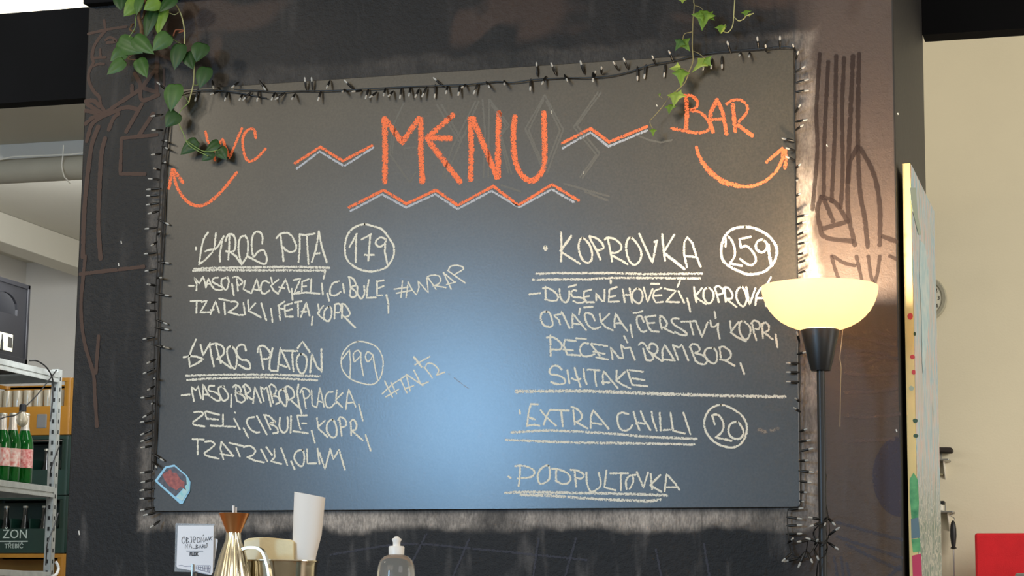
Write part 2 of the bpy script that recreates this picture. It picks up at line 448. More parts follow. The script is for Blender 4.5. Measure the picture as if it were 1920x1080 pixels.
M_whg = chalk('white_chalk_rough', (232, 228, 214), .6, .6, 260)
M_gr = chalk('pale_grey_chalk', (186, 190, 198), .66, .6, 360)
M_gh = chalk('wiped_chalk', (150, 148, 140), .8, .8, 300, .42)
YC = -.0123
def word(items, m=M_wh, name='chalk_word'):
    return strokes(name, items, m, board, YC)
Q = (680, 160, 3.31); R_ = (300, 200, 4.174); S_ = (1230, 160, 5.144)
word([Q + (12.5, "135,205 140,400 138,600/150,220 245,355 350,205/362,210 360,400 370,600/560,185 400,325/400,325 545,330/405,340 605,600/670,205 675,400 670,585/685,205 750,370 835,570/845,170 840,400 840,570/~945,195 935,330 950,480 1000,570 1060,590 1120,520 1130,400 1125,170")], M_or, 'chalk_heading')
word([Q + (6.5, "1235,360 1415,268 1530,352 1765,255")], M_or, 'chalk_zigzag')
word([Q + (5, "1240,392 1415,292 1525,380 1765,280")], M_gr, 'chalk_zigzag')
word([Q + (6.5, "-85,758 130,650 270,735 455,650 590,745 810,625 965,745 1175,615 1340,715")], M_or, 'chalk_zigzag')
word([Q + (5, "-75,780 120,676 270,758 450,675 590,768 800,655 970,757 1175,645 1310,725")], M_gr, 'chalk_zigzag')
word([R_ + (6.5, "1055,445 1255,315 1430,425 1660,305")], M_or, 'chalk_zigzag')
word([R_ + (5, "1070,485 1250,350 1440,465 1670,320")], M_gr, 'chalk_zigzag')
word([R_ + (6.5, "355,195 378,285/430,420 412,360 490,255 545,400 640,170/~750,245 735,180 690,180 650,240 655,350 690,425 760,400 825,330")], M_or)
word([R_ + (7.5, "~100,490 130,620 200,730 290,775 390,745 500,640 600,515/105,490 180,595/95,495 70,640")], M_or, 'chalk_arrow')
word([S_ + (9, "290,110 300,260 290,420"), S_ + (6.5, "~260,100 340,100 395,150 390,210 340,240 420,260 490,320 520,390 490,440 390,460 260,435 150,415"),
      S_ + (8.5, "590,140 530,250 520,350 550,450/590,140 640,250 670,400 680,470/740,185 750,280 765,445/790,385 930,485"), S_ + (6, "530,330 660,322/~680,180 740,145 820,145 880,200 870,270 800,350")], M_or)
word([S_ + (7, "~390,595 420,690 520,820 650,920 830,975 1000,950 1140,850 1215,720 1225,620/1220,610 1065,740/1248,625 1255,700 1245,800"), S_ + (10, "~440,730 520,835 650,930 790,970")], M_or, 'chalk_arrow')
A_ = (330, 410, 6.4); B_ = (340, 500, 6.4); C_ = (600, 410, 5.143); D_ = (330, 620, 6.4); E_ = (330, 710, 6.4); F_ = (340, 770, 5.053); G_ = (560, 620, 5.143)
H_ = (990, 410, 5.486); I_ = (1300, 410, 9); J_ = (980, 520, 7.385); K_ = (1220, 520, 7.385); L_ = (1000, 620, 7.385); M_ = (1180, 620, 6); N_ = (940, 740, 6.857); O_ = (1130, 740, 5.189); P_ = (930, 850, 5.189)
w1 = 4.6; w2 = 4.2
word([A_ + (w1, "240,345 238,372/~385,165 340,230 310,330 290,450 278,550/278,550 350,495 440,400 450,362 350,390/480,170 470,260 460,375 500,340 575,210/560,240 540,350 525,440 530,515/640,185 640,290 635,400 628,490/~595,270 610,220 640,185 690,200 715,270 710,350 690,390 640,400 600,390/650,400 720,450 785,550/~830,205 780,220 755,280 750,370 765,460 785,550/~830,205 860,260 865,350 850,450 790,550/~1035,300 1040,220 1010,165 960,160 920,210 908,300 915,400 935,455 980,400 1040,375 1065,400 1090,470 1075,540 1010,530 930,490 865,455")])
word([A_ + (w1, "1255,195 1265,300 1280,400 1290,510/~1205,235 1250,185 1330,170 1390,210 1430,290 1445,350 1420,390 1370,400 1320,380 1290,345/1485,185 1485,350 1470,520/1485,192 1560,195 1665,180/1570,205 1580,380 1590,550/1630,520 1680,370 1715,150/1715,150 1750,340 1810,525/1665,420 1725,415")])
word([A_ + (5.5, "215,603 500,590 800,585 1200,580 1500,580 1840,590/205,625 500,615 900,620 1300,620 1640,625 1795,618"), A_ + (4.5, "1795,615 1770,720")], M_whg, 'chalk_underline')
word([B_ + (w2, "90,230 150,230/180,285 185,210 155,135 215,200 262,115 295,240/295,250 325,140 375,250/300,212 350,205/~440,130 390,140 375,180 430,215 500,255 470,280 400,270 380,240/~545,130 490,150 480,200 500,250 535,275 560,240 570,170 550,125/608,205 630,345")])
word([B_ + (w2, "665,150 680,290/~620,130 660,120 710,150 735,190 700,220 675,215/765,170 745,270 840,320/845,315 905,145 940,290/860,270 920,280/~1055,195 1000,170 960,210 960,300 1000,325 1060,285/1075,130 1092,200/1165,155 1075,230 1110,290 1165,325/1175,300 1250,150 1300,305/1170,245 1240,260/1325,265 1335,400")])
word([B_ + (w2, "1345,160 1430,145 1350,330 1420,300/1530,150 1450,180 1445,310/1450,240 1500,235/1350,325 1500,310 1660,325/1560,150 1550,310/1685,200 1700,335/1750,320 1775,410")])
word([C_ + (w2, "~185,605 130,620 100,670 100,730 150,740 200,705/220,630 235,715/280,560 295,660 290,740/~275,560 320,580 345,640 300,660 340,700 350,740 310,760 285,735/~360,650 365,730 400,770 430,720 425,650/470,590 455,690 450,765 540,760/550,600 550,740 600,740/550,605 615,595/550,675 615,650/640,735 660,820 660,910")])
word([C_ + (3.2, "715,680 850,660/735,720 890,690/795,600 780,760/850,610 830,760/850,610 890,690 930,735 955,660 945,600 1045,715 1030,570/1035,560 1120,680/~1035,560 1080,545 1140,550 1165,590 1140,630 1090,650/1100,645 1215,665/1190,520 1265,680/1190,520 1300,615/1220,635 1310,610/1230,500 1400,620/~1240,490 1260,460 1320,450 1375,465 1380,490 1330,520 1300,540")])
word([C_ + (w1, "~430,55 520,75 600,105 660,180 710,260 710,350 680,420 620,480 500,510 400,495 320,455 260,390 240,310 250,200 290,120 350,75 430,55/285,275 355,145/350,150 345,300 345,420/400,200 495,150/485,160 475,280 465,405/430,350 520,350/~635,200 590,180 545,210 540,250 580,270 625,240 635,210/630,240 625,320 650,440")], M_wh, 'chalk_price')
word([B_ + (w2, "110,415 240,410/185,410 180,555/245,425 310,410 225,550 340,545/350,570 410,415 455,555/350,520 390,515/450,385 575,410/515,430 525,575/~590,420 650,420 680,450 640,500 565,545/565,545 690,580 745,580/745,435 765,575/800,400 810,530/890,440 805,530 870,560 955,610/960,440 1020,645/1075,505 1095,665")])
word([B_ + (w2, "1170,460 1185,640/1160,470 1240,420/1190,500 1225,510/1240,470 1250,600 1340,600/1240,465 1330,440/1260,530 1330,510/1360,430 1445,415/1400,440 1405,600/1435,605 1500,430 1540,590/1440,540 1500,540/1575,600 1565,700")])
word([B_ + (w2, "1640,450 1655,550/1705,470 1635,555 1660,590 1715,635/~1770,480 1720,530 1715,620 1765,655 1800,590 1800,500 1770,480"), C_ + (w2, "145,830 140,965/~140,830 180,820 205,850 190,900 150,905/215,820 210,960/~205,825 240,830 280,890 285,930 240,950 215,930/235,945 340,1050")])
word([D_ + (w1, "90,318 130,312/240,105 180,240 155,330 165,435 250,395 330,340 240,310 150,305/295,170 325,295 410,150/405,180 430,320 455,430/480,175 510,290 540,390/~410,170 470,155 540,175 575,220 570,280 520,330 490,340/500,330 570,385 660,450/~670,190 620,210 615,280 640,380 680,445 715,450 730,360 720,260 670,190/~840,240 820,180 770,170 730,215 735,290 790,350 850,355 890,410 880,460 820,450 755,410")])
word([D_ + (w1, "1010,220 1025,330 1050,460/~980,260 990,200 1040,180 1090,210 1130,270 1110,330 1050,340/1160,210 1125,370 1120,460 1140,480 1220,485/1220,485 1240,300 1255,205 1310,330 1365,460/1235,405 1330,435/1290,240 1460,245/1395,250 1400,380 1410,490/~1500,280 1455,320 1450,400 1480,490 1520,515 1560,450 1565,320 1500,280/1460,210 1520,130 1605,260/1610,500 1630,280 1690,430 1750,495 1745,220")])
word([D_ + (5, "120,540 500,530 900,525 1250,530 1730,548/130,592 400,575 700,568 1050,560 1400,580 1695,595")], M_whg, 'chalk_underline')
word([E_ + (w2, "65,200 165,190/215,270 185,100 240,140 265,90 300,235/325,250 325,70 400,210/320,190 390,190/~460,85 400,90 395,140 460,160 520,200 525,260 470,255 420,215/~580,95 520,100 510,150 540,230 570,265 620,240 625,190 580,120 560,95/665,190 660,340")])
word([E_ + (w2, "720,100 715,200 735,270/~685,100 720,75 770,110 780,160 740,170 800,200 830,250 790,285 740,270/815,90 855,240/~800,100 830,70 880,110 890,150 830,190/840,200 915,250/925,295 945,100 1020,290/1055,270 1030,180 1015,100 1060,130 1090,100 1140,330/1120,90 1165,290/~1115,95 1150,70 1200,120 1190,180 1150,200 1220,220 1245,280 1200,305/~1290,120 1240,150 1240,220 1280,300 1320,330 1330,260 1310,160 1280,125/1310,100 1355,260/~1310,110 1340,90 1400,130 1420,210 1370,250/1370,250 1470,340/1470,70 1455,170 1480,330 1510,420")])
word([G_ + (3.6, "40,580 70,750/~15,600 40,555 90,570 110,610 80,650 50,650/125,575 130,720 175,740/175,740 205,550 245,735/185,680 235,690/~330,590 280,600 255,660 270,730 310,740 350,700/370,575 360,650 365,700/425,600 355,670 420,740/455,760 470,620 485,565 550,735/460,700 530,690/580,710 620,870")])
word([F_ + (w2, "~120,15 180,10 205,35 150,80 110,110 130,135 220,150/230,5 360,40/240,75 350,85/225,15 240,75/275,142 400,148 515,152/395,35 395,150/500,75 555,180/508,14 514,20/590,165 635,255")])
word([F_ + (w2, "~690,60 640,70 620,110 650,170 700,205 740,205/715,50 810,225/790,50 845,180/~780,40 830,50 870,90 890,110 840,120 900,160 915,205 870,215/~935,65 930,150 960,205 1000,190 1010,110 1005,60/1040,50 1035,210/1060,195 1200,215/1100,45 1190,45/1100,50 1110,110 1130,175/1145,120 1185,120/1130,0 1140,30/1235,190 1265,305")])
word([F_ + (w2, "1285,70 1300,170 1385,250/1360,95 1300,150/~1435,85 1385,120 1380,190 1420,250 1465,240 1470,160 1435,85/1500,90 1520,240/~1485,90 1510,60 1555,90 1560,140 1520,160/1605,110 1610,235/~1600,110 1630,85 1660,130 1650,180 1610,190/1620,195 1720,280/1745,230 1795,380")])
word([F_ + (w2, "105,270 215,275/155,280 155,415/~225,295 280,290 315,320 270,365 220,405 250,430 355,455/400,460 370,360 380,295/380,295 495,430/370,410 490,430/455,305 585,335/520,350 555,435/~590,345 650,335 700,375 680,420 625,440/625,440 700,475 785,490/755,365 815,480/805,345 860,420/880,365 885,440 850,480 950,505/945,355 1005,515/1040,480 1075,555")])
word([F_ + (w2, "~1150,375 1090,390 1070,450 1110,515 1150,520 1165,450 1150,375/1190,365 1195,500 1280,500/1290,360 1310,505/1310,400 1360,555 1410,370/1410,360 1440,460 1495,370 1550,560")])
word([G_ + (3.2, "~570,105 660,115 740,150 790,210 815,300 800,420 760,490 700,520 600,505 500,465 430,390 410,310 425,220 490,140 570,105/420,275 490,185 500,310 495,460/~600,220 570,190 530,220 530,270 540,300 590,250/600,210 600,300 625,435/~705,225 665,205 645,250 665,300 700,270 715,230/715,230 735,350 765,480")], M_wh, 'chalk_price')
word([G_ + (3.2, "805,610 900,520 1040,430/840,640 965,565/830,485 855,540 905,640/890,500 945,610/985,475 1045,600/1040,420 1055,500 1075,580/1045,425 1200,530/1020,565 1110,530/1110,380 1180,520 1250,495/1120,330 1265,250/1210,350 1290,455/~1220,350 1245,315 1300,325 1350,380 1330,430/1340,425 1410,400"), G_ + (5, "1112,255 1185,350")])
word([H_ + (w1, "~175,285 165,300 180,322 192,305 180,285/340,140 345,300 340,440/345,345 535,465/~560,200 525,240 525,330 560,420 610,455 655,420 655,330 620,250 560,200/630,180 650,230 690,300 715,350 745,420/~630,180 700,200 760,250 775,300 730,325 690,300/820,200 845,320 865,440/~790,215 820,195 890,210 950,260 960,310 910,350 855,350/870,380 960,430 1025,470/~1060,195 1020,230 1010,320 1040,430 1095,475 1150,430 1165,350 1130,270 1060,195/1145,155 1205,290 1280,455 1325,225/1300,240 1330,225/1380,160 1390,280 1410,435/1505,165 1400,340/1635,500 1605,360 1610,240 1640,190 1690,250 1730,380 1775,495/1610,385 1735,395"), H_ + (6, "445,180 335,330/1405,360 1500,430 1610,520")])
word([H_ + (5, "80,568 300,560 650,560 900,560 1200,570 1790,565/45,628 300,625 600,625 850,610 1200,610 1770,615")], M_whg, 'chalk_underline')
word([I_ + (5.4, "~870,140 1020,160 1180,230 1300,320 1390,450 1410,560 1370,720 1280,830 1150,910 930,940 760,880 600,800 500,700 470,560 490,400 560,260 680,170 870,140"), I_ + (4.6, "545,470 545,330/~590,300 660,390 700,520 690,640 620,750/620,755 820,795/970,305 780,345 800,490/~800,490 880,460 960,510 1040,620 1050,720 980,785 880,750 790,680/~1180,360 1100,370 1055,440 1070,520 1150,570 1220,530 1245,440 1180,360"), I_ + (6.5, "1262,440 1280,580 1310,760")], M_wh, 'chalk_price')
word([J_ + (w2, "90,235 245,220/315,130 320,300/~280,150 350,150 440,200 490,270 470,320 400,325 310,305/~510,160 520,270 560,335 610,340 645,270 645,190/630,135 740,105/~745,185 700,180 670,220 700,270 790,280 850,300 850,340 780,355 700,330/850,200 845,280 885,345/850,195 950,170/845,275 920,260/880,345 990,345/1020,320 1015,220 1100,330 1130,330 1135,170/1200,180 1190,340 1335,335/1200,170 1305,135/1200,275 1285,255/1220,45 1220,85")])
word([J_ + (w2, "1385,165 1415,345/1480,150 1515,355/1400,240 1490,245/~1590,155 1530,200 1520,280 1560,340 1620,360 1660,280 1650,200 1590,155/1675,140 1730,340 1800,160"), K_ + (w2, "150,145 50,190 30,270 70,350 170,340/60,255 150,250/5,90 120,90/190,155 350,190 210,340 400,345/405,50 370,135/385,190 465,355/505,290 550,475")])
word([K_ + (w2, "600,135 610,250 635,345/710,150 615,260 700,330 770,370/~790,145 740,180 735,280 800,365 860,310 870,220 820,150 790,145/890,150 920,250 945,345/~885,150 930,120 990,160 995,220 930,240/1020,140 1040,340/~1020,140 1080,150 1130,230 1120,290 1050,300/1055,305 1190,410/~1255,130 1195,190 1190,290 1230,370 1290,400 1330,310 1310,200 1255,130/1325,135 1370,380 1450,150/1450,385 1465,250 1530,140 1570,190 1600,400/1470,290 1560,285/1665,0 1600,115")])
word([J_ + (w2, "~330,475 270,490 250,570 290,660 370,685 415,660 400,560 370,490 330,475/520,655 500,590 435,525 530,510 540,470 650,705/690,700 690,500 880,730/700,640 790,650/795,430 780,515/~1000,600 960,520 880,490 860,530 890,640 960,705 1020,710 1080,685/850,415 970,410/1065,500 1080,600/1200,505 1085,620 1150,690 1250,735/1275,695 1270,600 1290,500 1360,620 1450,740/1290,635 1370,635/1490,655 1520,830")])
word([J_ + (w2, "~1680,620 1640,540 1590,545 1580,620 1620,720 1670,755 1715,740/1535,495 1600,490 1660,465/1690,550 1840,530/1700,550 1740,680 1780,745 1885,755/1720,635 1825,630"), K_ + (w2, "130,530 130,620 155,715/~130,530 180,560 225,640 200,690 150,695/180,700 320,775/~390,575 320,570 290,600 330,660 430,720 500,780 480,805 400,790 335,755/425,615 625,605/545,620 595,800/625,610 710,825 790,625/825,600 840,680 880,690 940,640/935,640 930,720 955,850/885,475 900,565")])
word([K_ + (w2, "1100,605 1115,760/1215,620 1105,760 1200,830 1320,885/~1280,605 1235,640 1230,740 1280,840 1330,860 1375,790 1380,700 1340,650 1280,605/1405,640 1430,760 1465,870/~1390,640 1430,600 1490,620 1515,670 1490,715 1450,715/1545,660 1555,840/~1540,650 1590,625 1635,670 1630,730 1560,770/1580,770 1690,860/1730,790 1755,970")])
word([L_ + (w2, "235,65 240,350/~185,95 260,90 340,130 395,200 370,260 240,260/590,145 440,125 420,200 470,330 650,345/415,260 550,275/~765,180 700,175 650,230 650,300 700,355 780,350 850,325/590,105 730,115/800,180 1025,215/800,190 920,350/830,290 990,320/870,370 1035,400/1100,400 1070,230 1190,380 1245,380 1215,200/1215,200 1270,245 1340,230 1405,405/1255,75 1305,165")])
word([M_ + (w2, "155,200 190,330/~105,160 140,135 190,170 205,215/~190,330 240,335 270,300 220,230/~225,205 235,150 290,155 320,210 290,260 240,250/240,250 370,345/375,340 370,220 400,160 510,340/390,325 510,335/490,160 550,330/490,165 560,190 590,155 665,335/680,180 740,320/~680,185 710,150 770,165 790,220 740,250/~740,250 830,280 880,330 850,375 790,370 740,335/~940,195 870,205 845,260 880,330 950,370 985,330 980,240 940,195/1015,190 1030,310/~1010,190 1060,180 1130,230 1140,290 1090,330 1020,325/1080,335 1185,395/1250,365 1295,490")])
word([L_ + (w2, "~395,540 340,490 270,490 225,550 240,600 350,620 430,670 430,730 330,740 245,710/470,545 500,730/570,515 605,640 655,780/530,660 600,690 655,665/695,530 705,650 740,740/745,540 920,550/850,560 860,680 875,765/970,745 960,640 975,560 1080,690 1170,795/950,715 1055,720/1155,550 1150,700/1270,570 1150,690 1240,750 1345,800/1300,545 1370,750 1580,770/1330,545 1520,570/1370,660 1540,685")])
word([(0, 0, 1, 7, "967,734 1100,733 1250,739 1400,743 1472,744")], M_whg, 'chalk_underline')
word([N_ + (w2, "235,200 240,245/470,125 380,120 350,230 330,405/365,295 430,320/330,400 420,385 490,400/505,200 600,310 705,400/625,200 580,280 545,385/630,195 870,205/770,210 790,410/925,200 945,385/~900,155 980,190 1035,260 1020,320 960,350/960,350 1110,435/1150,430 1150,290 1180,200 1300,340 1380,440/1160,360 1290,385")])
word([O_ + (w2, "~250,190 190,175 150,195 145,260 170,330 220,350 265,330 290,295/300,165 330,280 360,345/370,160 400,240 465,345/345,270 410,285/475,165 490,250 525,350/555,175 565,350/590,345 665,340/660,175 685,350/700,355 800,378/785,175 855,385")])
word([N_ + (5.5, "130,485 600,460 1000,475 1400,500 1920,545 2510,568/60,580 500,600 900,615 1920,630 2480,640")], M_whg, 'chalk_underline')
word([O_ + (4.4, "~1150,100 1250,130 1350,200 1400,290 1395,390 1340,480 1250,515 1120,480 1030,400 990,310 1000,210 1060,130 1150,100/1090,290 1065,200/~1070,195 1130,200 1175,280 1160,360 1100,415/1100,415 1255,450/~1310,265 1240,290 1225,370 1270,425 1340,425 1370,370 1350,310 1310,265")], M_wh, 'chalk_price')
word([P_ + (w2, "120,225 145,240/235,130 230,250 220,320/~185,125 260,120 350,150 375,190 340,230 210,245/~510,120 450,140 410,200 415,280 450,295 510,260 525,200 510,120/585,160 585,270/~545,150 600,155 680,185 725,240 700,290 640,295 580,265/765,170 780,325/~725,160 800,170 855,210 830,245 785,240/~880,185 885,290 920,370 970,360 1020,300 1000,190/1075,165 1055,330 1165,360/1110,195 1285,195/1215,200 1215,360/~1360,210 1300,220 1265,270 1270,350/~1330,210 1335,280 1300,345/1370,180 1435,335 1480,185/1505,200 1520,350/1600,210 1500,310 1610,375/1640,370 1660,200 1740,290 1785,355/1660,330 1775,330")])
word([P_ + (6, "90,385 300,375 700,385 1100,390 1400,400 1665,410/240,405 500,410 900,440 1200,455 1500,465 1600,450")], M_whg, 'chalk_underline')
word([Q + (4.2, "255,110 185,260 170,430 290,600 330,540/200,260 185,420/460,120 600,350 640,300/490,120 610,330/720,100 640,280 510,580/700,100 560,380 495,570/745,90 760,300 750,570/785,90 780,570/790,90 910,250 860,310 925,550/800,120 890,250 850,310 905,540/1130,60 1010,270 1110,500/1125,85 1030,280 1110,470/1130,60 1245,275 1145,545/1140,100 1225,280 1130,520/1480,45 1330,250 1470,420 1365,575/1460,45 1310,260 1450,430 1350,570/1700,310 1780,340 1850,355 1920,340/1250,610 1530,690/1380,660 1520,715/860,620 980,660/260,390 330,385")], M_gh, 'wiped_chalk')
M_sm = chalk('chalk_smudge', (180, 165, 150), .45, 1.2, 200, .5)
for wd_, t_ in ((14, '1425,806 1434,810'), (14, '1448,806 1458,804'), (3, '840,700 880,730'), (3, '1180,580 1200,600')): word([(0, 0, 1, wd_, t_)], M_sm, 'chalk_smudge')
for t_ in ('1034,208 1034,213', '1094,322 1094,326', '1231,196 1232,199'): word([(0, 0, 1, 2.2, t_)], M_wh, 'chalk_fleck')

# sticker: die-cut photo magnet in the lower left corner
stk = thing('sticker', 'blue-edged die-cut magnet with a reddish photo on the board corner', 'magnet', tuple(onY(323, 908, -.014)))
def poly_on(pts, y, ox=0, oy=0, s=1): return [onY(ox + u / s, oy + v / s, y) for u, v in pts]
T5 = (280, 860, 4.909)
bm = B(); prism(bm, poly_on([(52, 205), (150, 72), (235, 55), (350, 155), (382, 215), (375, 300), (310, 415), (285, 415)], -.0125, *T5), (0, -.003, 0)); obj('magnet_back', bm, mat('pale_blue_gloss', (150, 205, 235), .35), stk)
bm = B(); prism(bm, poly_on([(75, 205), (158, 88), (232, 72), (335, 160), (350, 230), (240, 350)], -.0156, *T5), (0, -.0004, 0)); obj('photo_print', bm, mat('print_dark', (52, 44, 50), .4, col2=(95, 95, 105), vscale=60, var=.3), stk)
bm = B(); prism(bm, poly_on([(120, 145), (170, 115), (195, 95), (215, 130), (250, 130), (285, 190), (325, 215), (320, 250), (340, 290), (290, 260), (250, 290), (180, 250), (140, 195)], -.0161, *T5), (0, -.0003, 0)); obj('printed_figure', bm, mat('print_red', (196, 96, 78), .4, col2=(120, 50, 42), vscale=110, var=.2), stk)
bm = B(); prism(bm, poly_on([(340, 170), (368, 215), (365, 290), (305, 390), (250, 355), (310, 280), (345, 240)], -.0161, *T5), (0, -.0003, 0)); obj('printed_corner', bm, mat('print_white', (205, 225, 225), .4, col2=(120, 200, 210), vscale=60, var=.1), stk)

# ------------------------------------------------------------------ fairy lights
M_wire = mat('black_cable', (16, 16, 16), .45)
M_sock = mat('black_socket', (20, 20, 20), .4)
M_tip = mat('clear_led', (205, 205, 200), .25, spec=.8, trans=.35)
lights = thing('fairy_lights', 'string of unlit mini fairy lights on black cable pinned round the chalkboard', 'string lights', tuple(onY(1490, 300, -.02)))
W0 = "500,184 470,178 440,172 400,170 370,170 350,172 330,180 318,195 312,230 306,270 303,310 300,345 299,380 296,420 294,450 295,490 293,530 291,570 292,610 289,640 291,660 287,700 288,740 286,780 285,820 284,860 285,900 284,940 286,960"
W1 = "440,168 480,169 520,172 560,170 600,170 640,170 700,166 760,163 830,160 880,158 930,152 960,154 1000,150 1060,147 1100,146 1140,143 1180,135 1220,122 1260,114 1310,104 1360,96 1420,92 1487,90 1491,130 1490,200 1491,280 1492,360 1494,430 1496,480 1497,540 1497,600 1498,650 1500,700 1499,745 1500,800 1501,850 1501,900 1501,948 1478,955 1477,1000 1482,1030 1490,1042 1510,1045 1525,1030 1535,1000 1540,975"
W2 = "318,195 313,260 308,330 304,400 302,470 299,540 298,610 295,680 293,750 292,820 290,870"
W3 = "322,200 312,300 307,420 300,520 297,640 292,760 289,880"
bm = B()
for W in (W0, W1, W2, W3):
    pts = [tuple(float(v) for v in q.split(',')) for q in W.split()]
    tube(bm, cr([onY(u + random.uniform(-1, 1), v + random.uniform(-1, 1), -.017 - random.uniform(0, .006)) for u, v in pts], 4), .0017, 6)
# loose tail tangled round the lamp pole
tail = [(1540, 975, -.03), (1549, 960, -.08), (1552, 972, -.27), (1535, 985, -.29), (1525, 1000, -.26), (1532, 1016, -.26), (1550, 1022, -.25), (1548, 1040, -.28), (1535, 1052, -.29), (1531, 1080, -.27), (1528, 1110, -.2)]
tube(bm, cr([onY(u, v, y) for u, v, y in tail], 6), .0016, 6)
tail = [(1549, 890, -.1), (1547, 930, -.22), (1553, 970, -.22), (1555, 1000, -.24), (1547, 1020, -.28), (1538, 1024, -.28)]
tube(bm, cr([onY(u, v, y) for u, v, y in tail], 6), .0013, 6)
obj('cable', bm, M_wire, lights, True)
BUL = [
 ((300,120,5.647), "400,275>370,400 555,180>590,280 620,290>575,350 715,300>708,410 830,195>795,275 875,320>872,410 960,300>890,400 1045,290>1040,410 1055,180>1120,280 1215,310>1210,405 1315,310>1240,395 1550,270>1548,150 1618,270>1615,145 1705,290>1690,405 1800,180>1790,280 1430,320>1430,400 60,270>5,210"),
 ((620,90,5.647), "235,430>160,350 150,440>160,495 320,450>260,490 400,440>385,555 485,470>440,550 580,430>585,530 660,460>640,540 750,430>745,550 845,420>848,530 935,440>915,545 1015,420>980,535 1108,400>1098,535 1185,400>1095,320 1240,400>1240,505 1370,400>1362,520 1430,390>1418,450 1560,380>1520,500 1650,360>1705,440 1840,350>1870,415"),
 ((940,70,5.647), "30,460>60,530 312,450>312,575 380,400>370,260 470,420>447,520 575,390>540,280 670,400>722,485 875,375>845,255 970,380>985,490 990,410>1027,385 1060,380>1090,340 1235,340>1210,285 1335,325>1315,240 1440,320>1440,460 1530,300>1510,440 1635,285>1620,220 1735,290>1720,425 1820,250>1790,160"),
 ((1180,0,3.858), "730,375>720,315 540,440>540,520 600,430>598,510 670,410>670,500 808,385>808,425 872,380>878,432 990,370>1000,345 1090,345>1100,275 935,350>935,280 1200,370>1195,340 1205,430>1235,390 1200,525>1280,487 1205,600>1300,572 1205,665>1300,652 1205,810>1250,770 1205,880>1295,870 1205,940>1270,915 1195,1020>1105,1005"),
 ((1440,60,2.7), "140,690>175,678 150,740>155,765 145,830>172,828 135,600>98,598 135,650>97,640 150,935>210,930 145,975>200,965"),
 ((1450,430,3.273), "150,35>215,15 150,90>225,82 150,155>215,148 155,205>230,183 160,268>230,250 150,330>205,305 160,690>152,635 150,765>210,760 155,822>82,826 155,878>82,882 155,938>82,940 160,1055>145,1045"),
 ((1380,760,3.375), "405,40>375,22 405,165>460,155 405,230>480,222 410,290>492,272 405,352>468,352 405,415>495,425 405,480>485,492 405,548>460,556 405,605>440,615 340,660>428,650 325,708>420,720 325,762>420,758 325,815>420,812 330,870>375,842"),
 ((240,340,3.375), "190,90>115,92 190,138>112,150 190,190>150,218 192,242>262,275 183,292>118,308 190,338>230,325 183,385>175,420 180,452>100,460 190,510>262,518 180,555>105,570 182,610>235,618 175,660>150,662 182,712>262,725 175,765>155,780 175,820>140,825 178,875>250,905 178,925>262,940 165,985>92,1000 175,1038>262,1058"),
 ((240,650,3.083), "195,0>235,8 155,75>135,105 150,128>85,158 150,185>180,190 150,230>140,260 145,285>70,297 150,325>165,338 145,375>100,415 145,425>68,438 140,480>70,512 140,525>70,550 135,575>100,590 145,620>208,662 145,668>185,705 138,720>88,735 140,770>95,790 140,820>82,835 140,875>80,882 140,930>88,950 160,960>100,978 180,1010>150,1050"),
 ((0,180,3.6), "1095,125>1040,150 1095,230>1050,245 1085,390>1050,412 1080,500>1070,505 1080,565>1020,568 1080,625>985,632 1095,300>1150,315 1095,340>1150,365 1095,455>1145,458"),
]
# one bulb along +Z, 1 unit tall = 28 mm
def bulb_mesh():
    bm = B(); lathe(bm, [(.0013, -.003), (.0018, 0), (.0030, .004), (.0030, .016), (.0024, .018)], 8, mi=0)
    lathe(bm, [(.0023, .018), (.0026, .023), (.0020, .0265), (.0006, .028)], 8, mi=1)
    for f in bm.faces: f.smooth = True
    me = bpy.data.meshes.new('bulb'); bm.to_mesh(me); bm.free(); me.materials.append(M_sock); me.materials.append(M_tip); return me
bme = bulb_mesh()
def add_bulb(a, b):
    v = b - a; L = v.length
    # the sockets are all one length: what looks shorter points out of the wall
    out = math.sqrt(max(0, .034 ** 2 - L * L)) if L < .034 else 0
    v = v + Vector((0, -out, 0))
    o = bpy.data.objects.new('bulb', bme); C.objects.link(o); o.parent = lights
    q = v.to_track_quat('Z', 'Y').to_matrix().to_4x4(); sc_ = Matrix.Diagonal((1.1, 1.1, v.length / .028, 1))
    o.matrix_parent_inverse = Matrix.Translation(-lights.location); o.matrix_basis = Matrix.Translation(a) @ q @ sc_
for (ox, oy, s), t in BUL:
    for it in t.split():
        a, b = it.split('>'); a = [float(v) for v in a.split(',')]; b = [float(v) for v in b.split(',')]
        add_bulb(onY(ox + a[0] / s, oy + a[1] / s, -.019), onY(ox + b[0] / s, oy + b[1] / s, -.021))
for (a, b, y) in (((525,720),(465,712),-.27), ((580,710),(635,762),-.25), ((530,745),(475,770),-.28), ((590,820),(660,772),-.25), ((585,870),(655,915),-.25), ((525,865),(445,840),-.27), ((455,855),(395,868),-.2), ((350,935),(295,992),-.03), ((390,970),(300,990),-.03), ((440,925),(392,1030),-.05), ((455,930),(490,1000),-.06), ((495,915),(530,980),-.2), ((575,720),(570,765),-.26), ((500,880),(530,850),-.27)):
    add_bulb(onY(1380 + a[0] / 3.375, 760 + a[1] / 3.375, y), onY(1380 + b[0] / 3.375, 760 + b[1] / 3.375, y - .004))
for pl in (((340,880,-.02),(350,930,-.03),(390,965,-.03),(440,925,-.05),(460,960,-.06)), ((455,850,-.2),(445,920,-.12),(440,925,-.05)), ((525,865,-.27),(500,910,-.22),(495,915,-.2)), ((495,770,-.27),(500,830,-.27),(525,865,-.27))):
    tube_b = B(); tube(tube_b, cr([onY(1380 + u / 3.375, 760 + v / 3.375, y) for u, v, y in pl], 6), .0013, 6); obj('cable', tube_b, M_wire, lights, True)

